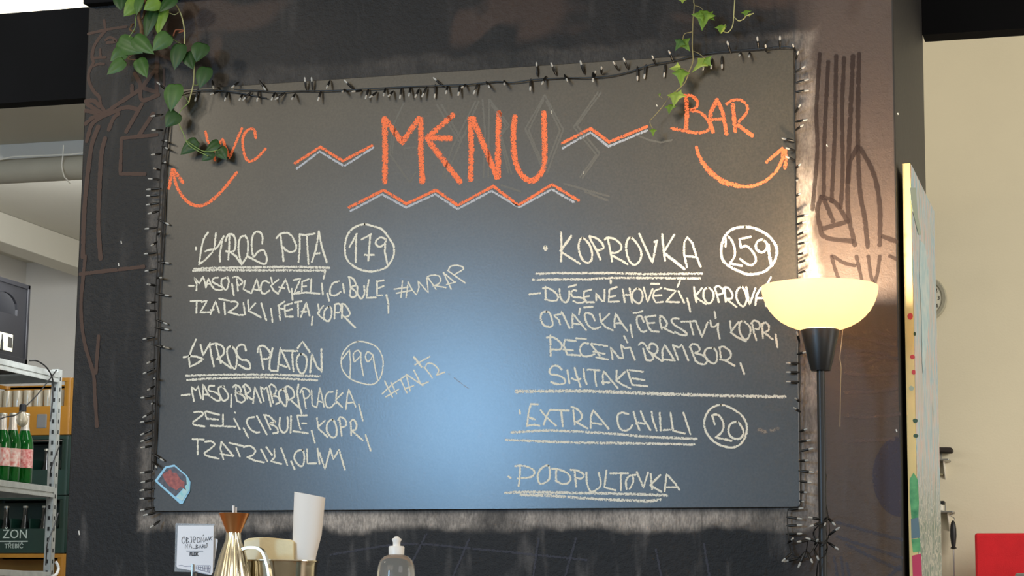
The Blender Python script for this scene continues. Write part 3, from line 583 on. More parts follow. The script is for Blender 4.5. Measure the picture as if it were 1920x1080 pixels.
# ------------------------------------------------------------------ hanging plants
def leaf_mat(name, c1, c2):
    m = mat(name, c1, .45, var=.1, vscale=30, col2=c2, spec=.4)
    t = m.node_tree; b = t.nodes['Principled BSDF']; out = t.nodes['Material Output']
    tr = t.nodes.new('ShaderNodeBsdfTranslucent'); tr.inputs[0].default_value = S(c2)
    ms = t.nodes.new('ShaderNodeMixShader'); ms.inputs[0].default_value = .3
    t.links.new(b.outputs[0], ms.inputs[1]); t.links.new(tr.outputs[0], ms.inputs[2]); t.links.new(ms.outputs[0], out.inputs[0])
    return m
G = [leaf_mat('leaf_dark', (44, 78, 36), (56, 92, 44)), leaf_mat('leaf_mid', (66, 104, 50), (84, 122, 60)), leaf_mat('leaf_light', (104, 142, 50), (128, 164, 62)), leaf_mat('leaf_yellow', (150, 184, 72), (186, 205, 100))]
HEART = [(0, .10), (.10, -.02), (.28, -.06), (.44, .06), (.5, .26), (.44, .48), (.30, .68), (.14, .86), (0, 1.0)]
IVY = [(0, .05), (.16, .0), (.34, .12), (.62, .22), (.34, .38), (.26, .46), (.16, .68), (0, 1.0)]
def leaf(parent, base, tip, width, m, outline, droop=.15, tilt=None):
    """a folded, cupped leaf blade between base and tip; width is the full width in metres"""
    bm = B(); ax = tip - base; L = ax.length; ax = ax / L
    n = Vector((0, -1, 0)); n = (n - ax * n.dot(ax)).normalized(); s = ax.cross(n)
    if tilt is None: tilt = random.uniform(-.35, .35)
    rot = Matrix.Rotation(tilt, 3, ax); n = rot @ n; s = rot @ s
    W = width / 2 / .5 * 1.3
    for sgn in (1, -1):
        mid = []; mdl = []; edge = []
        for (x, y) in outline:
            cup = -(abs(x) ** 1.5) * .28 * width
            dz = -droop * L * (y - .3) ** 2 + droop * .1 * L
            P = base + ax * (y * L) + n * dz
            mid.append(bm.verts.new(P)); mdl.append(bm.verts.new(P + s * sgn * x * W * .55 + n * (abs(x) * .12 * width)))
            edge.append(bm.verts.new(P + s * sgn * x * W + n * (cup + abs(x) * .1 * width)))
        for i in range(len(outline) - 1):
            for A, Bq in ((mid, mdl), (mdl, edge)):
                try: bm.faces.new((A[i], A[i + 1], Bq[i + 1], Bq[i]))
                except Exception: pass
    bmesh.ops.remove_doubles(bm, verts=bm.verts, dist=1e-5)
    bmesh.ops.subdivide_edges(bm, edges=bm.edges[:], cuts=1, use_grid_fill=True, smooth=.3)
    me = bpy.data.meshes.new('leaf'); bmesh.ops.recalc_face_normals(bm, faces=bm.faces)
    for f in bm.faces: f.smooth = True
    bm.to_mesh(me); bm.free(); return link('leaf', me, parent, m)
phil = thing('hanging_philodendron', 'trailing green philodendron with heart shaped leaves at the left board corner', 'plant', tuple(onY(300, -60, -.08)))
PH = [(900,-40,905,78,100,0),(1035,5,925,122,115,2),(1050,-20,1020,112,85,1),(1190,5,1075,72,110,2),(1305,-20,1190,88,120,0),(1150,75,1085,285,105,0),(1222,68,1178,262,125,2),(1262,262,1140,380,125,1),(1010,285,1152,402,110,1),(895,310,1065,395,135,1),(935,375,825,455,110,1),(925,455,798,557,100,1),(1040,448,1100,578,100,1),(1350,338,1305,522,115,0),(1515,330,1470,462,120,0),(1545,510,1495,662,115,0),(1400,400,1450,520,90,0),(1310,640,1275,835,140,1),(1325,850,1240,952,115,0)]
for (a, b, c, d, wd, k) in PH:
    y = -.05 - random.uniform(0, .05)
    leaf(phil, onY(a / 4, b / 4, y), onY(c / 4, d / 4, y - .012), wd / 4 * .00134, G[k], HEART)
for (a, b, c, d, wd, k) in ((285,270,155,375,100,0),(455,280,355,345,90,0),(410,350,325,425,85,0),(465,330,520,415,85,0),(215,290,300,330,80,0)):
    leaf(phil, onY(300 + a / 4.174, 200 + b / 4.174, -.045), onY(300 + c / 4.174, 200 + d / 4.174, -.05), wd / 4.174 * .00134, G[k], HEART)
M_vine = mat('green_stem', (120, 145, 75), .6); M_vb = mat('brown_stem', (96, 72, 46), .8, var=.2, vscale=40, bump=.3)
M_vy = mat('pale_stem', (165, 165, 115), .6)
def vine(parent, pts, r, m, ox=0, oy=0, s=4, y=-.06, name='stem'):
    bm = B(); tube(bm, cr([onY(ox + u / s, oy + v / s, y + random.uniform(-.006, .006)) for u, v in pts], 6), r, 7); return obj(name, bm, m, parent, True)
vine(phil, [(1220, -160), (1300, 0), (1345, 80), (1370, 150), (1385, 250), (1388, 380), (1450, 450), (1455, 540), (1448, 640), (1415, 770)], .0017, M_vy)
vine(phil, [(1415, 770), (1350, 840), (1345, 925), (1375, 1000), (1410, 1080), (1480, 1130), (1560, 1170)], .0013, M_vine)
vine(phil, [(1040, -160), (1050, 0), (1040, 120), (1060, 200), (1060, 290)], .0055, M_vb)
vine(phil, [(1075, -160), (1090, 0), (1075, 120), (1045, 160), (1060, 230)], .003, M_vb)
vine(phil, [(1010, 80), (1015, 200), (965, 290), (1000, 320)], .0012, M_vine)
vine(phil, [(1250, 90), (1310, 110), (1340, 90)], .0012, M_vy); vine(phil, [(1290, 290), (1360, 330), (1388, 330)], .001, M_vine)
vine(phil, [(1385, 370), (1440, 440)], .001, M_vine); vine(phil, [(1445, 635), (1490, 630), (1520, 520)], .001, M_vine); vine(phil, [(1415, 770), (1370, 700), (1330, 660)], .001, M_vine)
vine(phil, [(1455, 470), (1500, 440), (1515, 340)], .001, M_vine); vine(phil, [(1000, 300), (1000, 400), (960, 440), (1040, 450)], .0016, M_vb)
vine(phil, [(985, 190), (1000, 180), (975, 220), (1010, 240)], .003, M_vb, name='dried_leaf')
vine(phil, [(1300, 270), (1320, 225), (1380, 230), (1340, 245)], .002, mat('dry_leaf', (120, 70, 45), .8), name='dried_leaf')
vine(phil, [(215, 270), (240, 290), (330, 345), (400, 350), (470, 335)], .0012, M_vine, 300, 200, 4.174)

ivy = thing('hanging_ivy', 'thin trailing ivy with pale lobed leaves above the word BAR', 'plant', tuple(onY(1300, -60, -.08)))
IV = [(540,75,525,222,115,2),(535,110,470,120,60,2),(560,100,618,148,60,2),(380,290,440,372,75,2),(378,285,330,370,60,1),(690,215,640,190,50,3),(660,180,655,240,60,2),(845,75,840,122,55,2),(860,110,898,98,22,3),(555,425,448,525,75,3),(550,420,592,482,65,2),(372,500,375,628,85,2),(372,490,285,498,55,3),(345,665,318,775,100,3),(300,755,285,828,65,2),(350,670,400,690,40,3),(385,-10,385,26,40,3),(225,690,208,680,22,2),(170,930,172,988,38,2)]
for (a, b, c, d, wd, k) in IV:
    y = -.05 - random.uniform(0, .03)
    leaf(ivy, onY(1180 + a / 3.858, b / 3.858, y), onY(1180 + c / 3.858, d / 3.858, y - .008), wd / 3.858 * .00134, G[k], IVY, .1)
K2 = dict(ox=1180, oy=0, s=3.858)
M_iv = mat('ivy_stem', (128, 122, 84), .7)
vine(ivy, [(470, -220), (465, 0), (470, 40), (460, 150), (455, 330), (460, 440), (430, 520), (405, 590), (370, 630), (330, 665)], .0015, M_iv, **K2)
vine(ivy, [(330, 665), (290, 700), (240, 770), (180, 840), (148, 880), (172, 940)], .0009, M_iv, **K2)
vine(ivy, [(780, -220), (762, 0), (755, 110), (745, 190), (710, 235), (670, 220)], .0013, M_vy, **K2)
vine(ivy, [(756, 120), (790, 150), (830, 135), (845, 115), (900, 96)], .0013, M_vy, **K2)
vine(ivy, [(455, 230), (400, 245), (385, 290)], .0009, M_iv, **K2); vine(ivy, [(470, 40), (510, 50), (540, 80)], .0009, M_iv, **K2)
vine(ivy, [(460, 370), (500, 385), (550, 425)], .0009, M_iv, **K2); vine(ivy, [(430, 522), (400, 500), (372, 495)], .0009, M_iv, **K2); vine(ivy, [(240, 715), (215, 690)], .0007, M_iv, **K2)
# the pots the plants grow in stand on the top of the ledge, above the frame
M_pot = mat('terracotta', (150, 84, 58), .8, var=.1, bump=.2)
zl = ZTOP + .12
for pl, px, rr in ((phil, 290, .075), (ivy, 1330, .06)):
    x = onY(px, -60).x
    slabz = zl
    bm = B(); lathe(bm, [(rr * .7, slabz), (rr, slabz + .12), (rr * 1.08, slabz + .12), (rr * 1.08, slabz + .145), (rr * .92, slabz + .145), (rr * .9, slabz + .11)], 32, (x, -.11, 0))
    obj('pot', bm, M_pot, pl, True)
    bm = B(); tube(bm, cr([(x, -.11, slabz + .11), (x, -.15, slabz + .16), (x, -.18, slabz + .1), (x, -.1 - .08, slabz - .03), tuple(onY(px if px > 1000 else 300, -40, -.062))], 6), .003, 7); obj('stem', bm, M_vb, pl, True)
slab('trim_6', (XL, -.22, ZTOP + .10), (XR, -.036, ZTOP + .12), M_black, .002)

# ------------------------------------------------------------------ floor lamp
LY = -.26
lc = onY(1537, 560, LY); lx = lc.x
def lz(py): return onY(1537, py, LY).z
pxm = (onY(1647, 560, LY).x - onY(1428, 560, LY).x) / 219 # metres per pixel in x at the lamp
RS = (onY(1649, 560, LY).x - onY(1427, 560, LY).x) / 2 * .965
lamp = thing('floor_lamp', 'black uplighter floor lamp with glowing cream glass bowl before the chalkboard', 'lamp', (lx, LY, 0))
M_lb = mat('black_powder_coat', (14, 14, 15), .4, spec=.5)
bm = B(); lathe(bm, [(.001, 0), (.135, 0), (.135, .018), (.12, .028), (.02, .032), (.001, .032)], 48, (lx, LY, 0)); obj('base', bm, M_lb, lamp, True)
bm = B(); lathe(bm, [(.0095, .03), (.0095, lz(694))], 20, (lx, LY, 0)); obj('pole', bm, M_lb, lamp, True)
bm = B(); zt_, zb_ = lz(619), lz(695)
lathe(bm, [(.0095, zb_ - .001), (.0235, zb_), (.0245, zb_ + .004), (.0465, zt_ - .002), (.046, zt_), (.040, zt_), (.038, zt_ - .01), (.015, zt_ - .02)], 40, (lx, LY, 0)); obj('shade_cup', bm, M_lb, lamp, True)
# glass bowl
m = bpy.data.materials.new('lit_opal_glass'); m.use_nodes = True; t = m.node_tree; b = t.nodes['Principled BSDF']
b.inputs['Base Color'].default_value = (.95, .85, .68, 1); b.inputs['Roughness'].default_value = .35
b.inputs['Emission Color'].default_value = (1.0, .80, .54, 1); b.inputs['Emission Strength'].default_value = .55
tr = t.nodes.new('ShaderNodeBsdfTranslucent'); tr.inputs[0].default_value = (1, .8, .5, 1)
ms = t.nodes.new('ShaderNodeMixShader'); ms.inputs[0].default_value = .45
t.links.new(b.outputs[0], ms.inputs[1]); t.links.new(tr.outputs[0], ms.inputs[2]); t.links.new(ms.outputs[0], t.nodes['Material Output'].inputs[0])
ztop, zbot = lz(534), lz(617)
prof = [(r * pxm, lz(y)) for r, y in ((34, 618.5), (46, 615.5), (60, 610), (74, 602), (85, 592.5), (94, 582), (101, 570), (106, 557), (108.5, 546), (109, 538))]
inner = [(max(.02, r - .004), z + (.003 if i < 9 else 0)) for i, (r, z) in enumerate(prof)][::-1]
bm = B(); lathe(bm, prof + inner, 64, (lx, LY, 0), cap=False); obj('glass_bowl', bm, m, lamp, True)
bm = B(); lathe(bm, [(.012, zbot - .01), (.014, zbot + .01), (.022, zbot + .03), (.024, zbot + .042), (.016, zbot + .058), (.002, zbot + .064)], 24, (lx, LY, 0))
mb = mat('lit_bulb', (255, 240, 200), .4); mb.node_tree.nodes['Principled BSDF'].inputs['Emission Color'].default_value = (1, .78, .45, 1); mb.node_tree.nodes['Principled BSDF'].inputs['Emission Strength'].default_value = 20
obj('bulb', bm, mb, lamp, True)
point('lamp_glow', (lx, LY, zbot + .085), 27.0, (1, .77, .53), .03)
bm = B(); tube(bm, cr([onY(1580, 619, LY), onY(1578, 640, LY), onY(1575, 670, LY), onY(1577, 690, LY), onY(1576, 730, LY + .02), onY(1575, 800, LY + .05)], 6), .0009, 6); obj('pull_cord', bm, mat('clear_cord', (190, 170, 130), .4), lamp)

# ------------------------------------------------------------------ painting on the pillar side
PX = XR + .012
pn = onX(1691, 310, PX)            # near left edge of the painting
PT = onY(1707, 310, pn.y).x        # face plane
pf = onX(1752, 470, PT)
zP = onX(1707, 306, PT).z
print('painting', pn, PT, pf, zP)
paint = thing('painting', 'tall abstract painting on canvas with yellow edge hung on the pillar side', 'painting', (PT, pn.y, .3))
def paint_mat():
    m = bpy.data.materials.new('abstract_streaks'); m.use_nodes = True; t = m.node_tree; b = t.nodes['Principled BSDF']
    N, L = t.nodes.new, t.links.new
    tc = N('ShaderNodeTexCoord'); mp = N('ShaderNodeMapping'); mp.inputs['Scale'].default_value = (1, 22, 5); L(tc.outputs['Object'], mp.inputs[0])
    n = N('ShaderNodeTexNoise'); n.inputs['Scale'].default_value = 1.1; n.inputs['Detail'].default_value = 4; n.inputs['Distortion'].default_value = 1.2; L(mp.outputs[0], n.inputs['Vector'])
    r = N('ShaderNodeValToRGB'); cs = r.color_ramp; L(n.outputs[0], r.inputs[0])
    for i, (p_, c) in enumerate(((.22, (130, 150, 150)), (.36, (205, 215, 212)), (.45, (232, 205, 200)), (.5, (215, 228, 232)), (.56, (160, 205, 225)), (.64, (228, 224, 214)), (.74, (140, 155, 150)))):
        e = cs.elements[i] if i < 2 else cs.elements.new(p_); e.position = p_; e.color = S(c)
    # the foot of the picture is painted green, white and grey in short dashes
    sp = N('ShaderNodeSeparateXYZ'); L(tc.outputs['Object'], sp.inputs[0])
    mr = N('ShaderNodeMapRange'); L(sp.outputs[2], mr.inputs[0]); mr.inputs[1].default_value = onX(1740, 900, PT).z - .12; mr.inputs[2].default_value = onX(1740, 860, PT).z; mr.inputs[3].default_value = 1; mr.inputs[4].default_value = 0
    wv = N('ShaderNodeTexNoise'); wv.inputs['Scale'].default_value = 26; wv.inputs['Distortion'].default_value = 1.5; L(tc.outputs['Object'], wv.inputs['Vector'])
    r2 = N('ShaderNodeValToRGB'); L(wv.outputs[0], r2.inputs[0])
    for i, (p_, c) in enumerate(((.38, (105, 140, 120)), (.46, (130, 145, 145)), (.52, (228, 225, 210)), (.6, (150, 165, 160)))):
        e = r2.color_ramp.elements[i] if i < 2 else r2.color_ramp.elements.new(p_); e.position = p_; e.color = S(c)
    mx = N('ShaderNodeMix'); mx.data_type = 'RGBA'; L(mr.outputs[0], mx.inputs[0]); L(r.outputs[0], mx.inputs[6]); L(r2.outputs[0], mx.inputs[7])
    L(mx.outputs[2], b.inputs['Base Color']); b.inputs['Roughness'].default_value = .5
    bp = N('ShaderNodeBump'); bp.inputs['Strength'].default_value = .4; L(n.outputs[0], bp.inputs['Height']); L(bp.outputs[0], b.inputs['Normal'])
    return m
M_yel = mat('yellow_edge_paint', (240, 213, 146), .7, var=.05, vscale=12)
bm = B(); box(bm, (PX, pn.y, .45), (PT, pf.y, zP), .0008); obj('canvas', bm, M_yel, paint)
bm = B(); box(bm, (PT + .0002, pn.y + .004, .452), (PT + .0022, pf.y, zP - .003), .0006); obj('painted_face', bm, paint_mat(), paint)
bm = B(); prism(bm, [onX(1706, 352, PT + .003), onX(1717, 352, PT + .003), onX(1720, 400, PT + .003), onX(1727, 440, PT + .003), onX(1722, 440, PT + .003), onX(1712, 400, PT + .003), onX(1708, 380, PT + .003)], (.0006, 0, 0)); obj('paint_drip', bm, mat('sage_paint', (170, 188, 172), .5), paint)
bm = B(); prism(bm, cr([onX(a, b_, PT + .003) for a, b_ in ((1725, 450), (1736, 470), (1742, 560), (1738, 640), (1730, 700), (1728, 600), (1724, 520))], 3), (.0006, 0, 0)); obj('paint_drip', bm, mat('pale_blue_paint', (175, 218, 230), .5, col2=(225, 240, 242), vscale=30), paint)
def blob(px, py, rx, ry, m, name='paint_spot', n=9):
    bm = B(); prism(bm, [onY(px + rx * math.cos(2 * PI * i / n) * random.uniform(.85, 1.1), py + ry * math.sin(2 * PI * i / n) * random.uniform(.85, 1.1), pn.y - .0004) for i in range(n)], (0, -.0006, 0)); obj(name, bm, m, paint)
M_red = mat('red_paint', (205, 58, 62), .5); M_grn = mat('green_paint', (44, 128, 78), .5, col2=(110, 190, 120), vscale=40); M_dg = mat('dark_green_paint', (50, 84, 58), .5)
blob(1707, 593, 5.5, 6.5, M_red); blob(1711, 669, 4.5, 4.5, M_red); blob(1713, 698, 4, 5, M_red); blob(1709, 728, 4.5, 5, mat('grey_paint', (176, 186, 162), .5)); blob(1716, 789, 5, 4.5, M_dg); blob(1717, 817, 5, 4, M_dg); blob(1709, 376, 1.8, 9, M_dg); blob(1715, 626, 2.5, 4, M_dg)
def quadY(pts, m, name):
    bm = B(); prism(bm, [onY(a, b_, pn.y - .0004) for a, b_ in pts], (0, -.0006, 0)); obj(name, bm, m, paint)
quadY([(1706, 898), (1713, 886), (1721, 900), (1723, 940), (1722, 970), (1709, 973), (1706, 930)], M_grn, 'paint_patch')
quadY([(1708, 973), (1722, 970), (1725, 1008), (1709, 1010)], mat('slate_paint', (98, 125, 135), .5), 'paint_patch')
quadY([(1709, 1011), (1725, 1009), (1726, 1034), (1712, 1036)], M_grn, 'paint_patch')
quadY([(1710, 1042), (1727, 1038), (1730, 1110), (1713, 1110)], mat('magenta_paint', (205, 50, 90), .5), 'paint_patch')

# ------------------------------------------------------------------ right back wall things
BW = BACK
cc = onY(1731, 561, BW); rc = abs(onY(1776, 561, BW).x - cc.x)
clock = thing('wall_clock', 'round pale wall clock half hidden behind the painting', 'clock', (cc.x, BW - .02, cc.z))
M_cr = mat('clock_rim', (168, 164, 146), .4); M_cf = mat('clock_face', (205, 202, 184), .6); M_ink = mat('black_ink', (40, 40, 38), .6)
bm = B(); lathe(bm, [(rc * .5, -.001), (rc, -.001), (rc, -.025), (rc * .95, -.035), (rc * .82, -.03), (rc * .8, -.02)], 56, (cc.x, BW, cc.z), 'Y'); obj('rim', bm, M_cr, clock, True)
bm = B(); lathe(bm, [(.001, -.018), (rc * .82, -.018), (rc * .82, -.021), (.001, -.021)], 48, (cc.x, BW, cc.z), 'Y'); obj('face', bm, M_cf, clock)
for k in range(1, 13):
    a = PI / 2 - k * PI / 6
    text('numeral', str(k), rc * .24, M_ink, clock, (cc.x + rc * .66 * math.cos(a), BW - .0225, cc.z + rc * .66 * math.sin(a)), (1, 0, 0), (0, 0, 1))
for ang, ln in ((2.2, .4), (4.4, .58)):
    bm = B(); tube(bm, [(cc.x, BW - .026, cc.z), (cc.x + math.cos(ang) * rc * ln, BW - .026, cc.z + math.sin(ang) * rc * ln)], .003, 6); obj('hand', bm, M_ink, clock)

M_met = mat('brushed_metal', (170, 170, 168), .35, metal=.9); M_wp = mat('white_shelf_paint', (225, 222, 210), .6); M_bk = mat('black_plastic', (18, 18, 20), .5)
def small_shelf(px0, px1, py, label, brk):
    a = onY(px0, py, BW - .14); b_ = onY(px1, py, BW - .14)
    s = thing('wall_shelf', label, 'shelf', (b_.x, BW, b_.z))
    bm = B(); box(bm, (a.x - .3, BW - .14, b_.z - .008), (b_.x, BW - .001, b_.z), .002); obj('shelf_board', bm, M_met if brk else M_wp, s)
    bm = B(); prism(bm, [(b_.x - .03, BW - .001, b_.z - .008), (b_.x - .03, BW - .11, b_.z - .008), (b_.x - .03, BW - .001, b_.z - .10)], (-.004, 0, 0)); obj('bracket', bm, M_wp, s)
    bm = B(); box(bm, (b_.x - .05, BW - .05, b_.z), (b_.x - .044, BW - .044, b_.z + .035)); obj('peg', bm, M_met, s)
    return b_
e1 = small_shelf(1758, 1779, 860, 'small grey wall shelf holding a dark folded item', True)
bm = B(); box(bm, (e1.x - .32, BW - .125, e1.z + .035), (e1.x + .015, BW - .02, e1.z + .062), .01); 
bmesh.ops.rotate(bm, verts=bm.verts, cent=(e1.x, BW, e1.z), matrix=Matrix.Rotation(.03, 3, 'Y'))
tag(obj('folded_cloth', bm, mat('dark_cloth', (44, 38, 34), .9, var=.3, bump=.5), None, True), 'dark folded cloth lying on the upper small wall shelf', 'cloth')
e2 = small_shelf(1758, 1787, 958, 'lower narrow metal wall shelf above the sharpening steel', True)
bm = B(); box(bm, (e2.x - .25, BW - .12, e2.z + .002), (onY(1771, 940, BW).x, BW - .03, e2.z + .036), .006)
tag(obj('storage_box', bm, M_wp, None), 'white box on the lower small wall shelf', 'box')
bm = B(); a = onY(1763, 945, BW - .1); box(bm, (a.x - .2, BW - .11, e2.z + .037), (onY(1771, 945, BW - .1).x, BW - .04, e2.z + .055), .003)
tag(obj('black_remote', bm, M_bk, None), 'small black case on top of the white box', 'case')
bm = B(); box(bm, (onY(1758, 890, BW).x - .3, BW - .06, onY(1765, 892, BW).z), (onY(1769, 890, BW).x, BW - .001, onY(1765, 889, BW).z), .002)
tag(obj('wall_rail', bm, mat('olive_metal', (140, 135, 105), .5)), 'thin metal rail fixed to the cream wall below the upper shelf', 'rail')
# sharpening steel on a wire hook
hs = onY(1787, 985, BW - .06)
steel = thing('sharpening_steel', 'sharpening steel with black handle hanging from a wire hook', 'kitchen tool', tuple(hs))
def hz(py): return onY(1787, py, BW - .06).z
bm = B(); lathe(bm, [(.003, hz(976)), (.010, hz(979)), (.014, hz(985)), (.0165, hz(992)), (.017, hz(1005)), (.013, hz(1018)), (.010, hz(1025)), (.013, hz(1026)), (.018, hz(1028)), (.004, hz(1030))], 20, (hs.x, BW - .06, 0)); obj('handle', bm, M_bk, steel, True)
bm = B(); lathe(bm, [(.0045, hz(1029)), (.0045, hz(1125)), (.001, hz(1135))], 12, (hs.x, BW - .06, 0)); obj('rod', bm, M_met, steel, True)
bm = B(); tube(bm, cr([(hs.x, BW - .06, hz(979)), (hs.x + .008, BW - .06, hz(972)), (hs.x - .012, BW - .06, hz(967)), (hs.x + .004, BW - .06, hz(962)), (hs.x + .006, BW - .07, e2.z), (hs.x - .02, BW - .08, e2.z - .002)], 6), .002, 6); obj('hook', bm, M_met, steel)
# red panel
rp0 = onY(1828, 1000, BW - .35)
bm = B(); zz = rp0.z; x0 = rp0.x
box(bm, (x0, BW - .38, .35), (x0 + .75, BW - .35, zz), .012)
tag(obj('red_panel', bm, mat('red_felt', (206, 30, 40), .9, var=.12, vscale=9, bump=.4, bscale=200)), 'bright red panel with rounded corner standing before the cream wall', 'panel')
bm = B(); g0 = onY(1906, 1076, BW - .6); box(bm, (g0.x, BW - .75, .5), (g0.x + .3, BW - .55, g0.z), .01)
tag(obj('metal_canister', bm, M_met), 'steel canister whose rim shows in front of the red panel', 'canister')
bm = B(); box(bm, (x0 - .35, BW - .85, .45), (x0 + 1.2, BW - .3, .5), .004)
cnt = thing('side_counter', 'pale counter under the red panel by the cream wall', 'counter', (x0, BW - .5, 0))
obj('counter_top', bm, M_wp, cnt)
for dx in (-.3, 1.1):
    bm = B(); box(bm, (x0 + dx, BW - .8, 0), (x0 + dx + .05, BW - .35, .45), .004); obj('leg', bm, M_wp, cnt)
for nm in ('red_panel', 'metal_canister'):
    for v in bpy.data.objects[nm].data.vertices:
        if v.co.z < .51: v.co.z = .5005

# ------------------------------------------------------------------ left back room
# duct with cable
dy = 3.0
d0 = onY(0, 320, dy); d1 = onY(158, 316, dy); dr = abs(onY(80, 297, dy).z - onY(80, 342, dy).z) / 2
duct = thing('air_duct', 'round pale air duct running below the bulkhead', 'duct', (d0.x, dy, d0.z))
bm = B(); lathe(bm, [(dr, XW + .01), (dr, XL + .8)], 36, (0, dy, (d0.z + d1.z) / 2), 'X'); obj('pipe', bm, mat('grey_duct', (178, 174, 160), .6, var=.04), duct, True)
bm = B()
for xx in (XW + .5, XL + .3): lathe(bm, [(dr + .004, xx), (dr + .004, xx + .03)], 36, (0, dy, (d0.z + d1.z) / 2), 'X', cap=False); tube(bm, [(xx + .015, dy, (d0.z + d1.z) / 2 + dr), (xx + .015, dy, CEIL)], .004, 6)
obj('hanger', bm, M_ceil, duct, True)
bm = B(); yy = dy - dr - .01
tube(bm, cr([onY(-30, 302, yy), onY(0, 299, yy), onY(25, 294, yy), onY(70, 292, yy), onY(118, 290, yy), onY(135, 289, yy), onY(158, 287, yy), onY(190, 285, yy)], 8), .0035, 8)
tube(bm, cr([onY(119, 272, yy), onY(118, 290, yy - .005), onY(116, 310, yy), onY(120, 330, yy), onY(126, 337, yy), onY(131, 344, yy + .02)], 6), .0026, 8)
tag(obj('white_cable', bm, mat('white_cable', (232, 230, 220), .5), None, True), 'thin white cable draped along the air duct', 'cable')

# metal rack: its visible side lies along y
RY = onY(110, 700, 3.6)                       # far post
XS = RY.x
def onR(px, py): return onX(px, py, XS)
rack = thing('storage_rack', 'galvanised metal shelving rack with perforated post at the left', 'rack', (XS, 3.6, 0))
M_gal = mat('galvanised_steel', (176, 180, 176), .45, metal=.35, var=.12, vscale=25, bump=.1)
M_hole = mat('slot_shadow', (30, 32, 32), .8)
fy = RY.y; ztopp = onR(110, 692).z
near_y = fy - 1.5
RX0 = XS - .5
def post(x, y, sx):
    bm = B(); box(bm, (x - .035 if sx > 0 else x, y - .001, .0), (x if sx > 0 else x + .035, y + .002, ztopp)); box(bm, (x - .003 if sx > 0 else x, y, 0), (x if sx > 0 else x + .003, y + .035, ztopp))
    o = obj('post', bm, M_gal, rack); bm = B()
    z = .1
    while z < ztopp - .03:
        box(bm, ((x - .023) if sx > 0 else x + .012, y - .0022, z), ((x - .012) if sx > 0 else x + .023, y - .0012, z + .018))
        if sx > 0: box(bm, (x + .0002, y + .013, z), (x + .0012, y + .022, z + .018))
        z += .05
    hobj = obj('slot', bm, M_hole, o); hobj['kind'] = 'stuff'
post(XS, fy, 1); post(XS, near_y, 1); post(RX0, fy, -1); post(RX0, near_y, -1)
tiers = []
for py in (705, 922, 1082, 1250):
    z = onR(104, py).z; tiers.append(z)
    h = .028
    sh = None
    bm = B(); box(bm, (RX0 + .004, near_y + .003, z + .016), (XS - .004, fy - .003, z + .022)); sh = obj('shelf_deck', bm, mat('dark_deck', (64, 66, 68), .7, var=.1), rack)
    bm = B()
    for k, (z0, z1, dx) in enumerate(((z - h, z - h + .014, 0), (z - h + .014, z - .005, -.004), (z - .005, z + h - .006, 0))):
        box(bm, (XS - .006 + dx, near_y + .036, z0), (XS + .001 + dx, fy, z1), .001)
    obj('rail', bm, M_gal, rack)
    bm = B(); box(bm, (RX0 + .036, fy + .001, z - h), (XS - .036, fy + .006, z + h)); obj('rail', bm, M_gal, rack)
    bm = B(); box(bm, (RX0 + .036, near_y - .004, z - h), (XS - .036, near_y + .0, z + h)); obj('rail', bm, M_gal, rack)
    bm = B(); box(bm, (RX0, near_y + .036, z - h), (RX0 + .006, fy, z + h)); obj('rail', bm, M_gal, rack)
# black plastic bottle crate on the top tier
cx1 = XS - .02; zt0 = tiers[0] + .0225
c0 = onX(52, 600, cx1); zc1 = onX(52, 535, cx1).z
blk = thing('bottle_crate', 'black plastic bottle crate with arched handle on the rack top', 'crate', (cx1, c0.y, zt0))
M_bc = mat('black_crate_plastic', (22, 22, 25), .4, var=.1)
yl = c0.y - .42; ym = (yl + c0.y) / 2 
bm = B()
def side(bm, X, y0, y1, z0, z1, th=.012, mi=0):
    """crate side in the plane x=X with an arched grip hole"""
    hw = (y1 - y0) * .27; yc = (y0 + y1) / 2; zh0 = z0 + (z1 - z0) * .58; zh1 = z0 + (z1 - z0) * .84
    box(bm, (X - th, y0, z0), (X, y1, zh0)); box(bm, (X - th, y0, zh0), (X, yc - hw, z1)); box(bm, (X - th, yc + hw, zh0), (X, y1, z1))
    pts = [(X, yc - hw, z1), (X, yc - hw, zh0 + (zh1 - zh0) * .3)] + [(X, yc - hw * math.cos(PI * i / 8), zh0 + (zh1 - zh0) * (.3 + .7 * math.sin(PI * i / 8))) for i in range(1, 8)] + [(X, yc + hw, zh0 + (zh1 - zh0) * .3), (X, yc + hw, z1)]
    prism(bm, pts, (-th, 0, 0))
side(bm, cx1, yl, c0.y, zt0, zc1)
side(bm, cx1 - .30, yl, c0.y, zt0, zc1)
box(bm, (cx1 - .312, c0.y - .012, zt0), (cx1, c0.y, zc1)); box(bm, (cx1 - .312, yl, zt0), (cx1, yl + .012, zc1)); box(bm, (cx1 - .312, yl, zt0), (cx1, c0.y, zt0 + .012))
obj('crate_body', bm, M_bc, blk)
bm = B()
for yy_ in (yl, c0.y - .02): box(bm, (cx1, yy_, zt0), (cx1 + .008, yy_ + .02, zc1), .002)
box(bm, (cx1, yl, zc1 - .02), (cx1 + .008, c0.y, zc1), .002); box(bm, (cx1, yl, zt0), (cx1 + .008, c0.y, zt0 + .025), .002)
obj('rib', bm, M_bc, blk)
l0 = onX(25, 635, cx1 + .002)
bm = B(); box(bm, (cx1 + .0005, c0.y - .40, onX(23, 660, cx1).z), (cx1 + .002, onX(23, 640, cx1).y, onX(23, 628, cx1).z)); lbl = obj('crate_label', bm, mat('cream_label', (206, 200, 170), .6), blk)
bm = B(); yb = onX(4, 640, cx1 + .003).y; zb0 = onX(4, 656, cx1 + .003).z
lathe(bm, [(.014, zb0), (.014, zb0 + .035), (.006, zb0 + .05), (.006, zb0 + .07)], 10, (cx1 + .003, yb, 0)); 
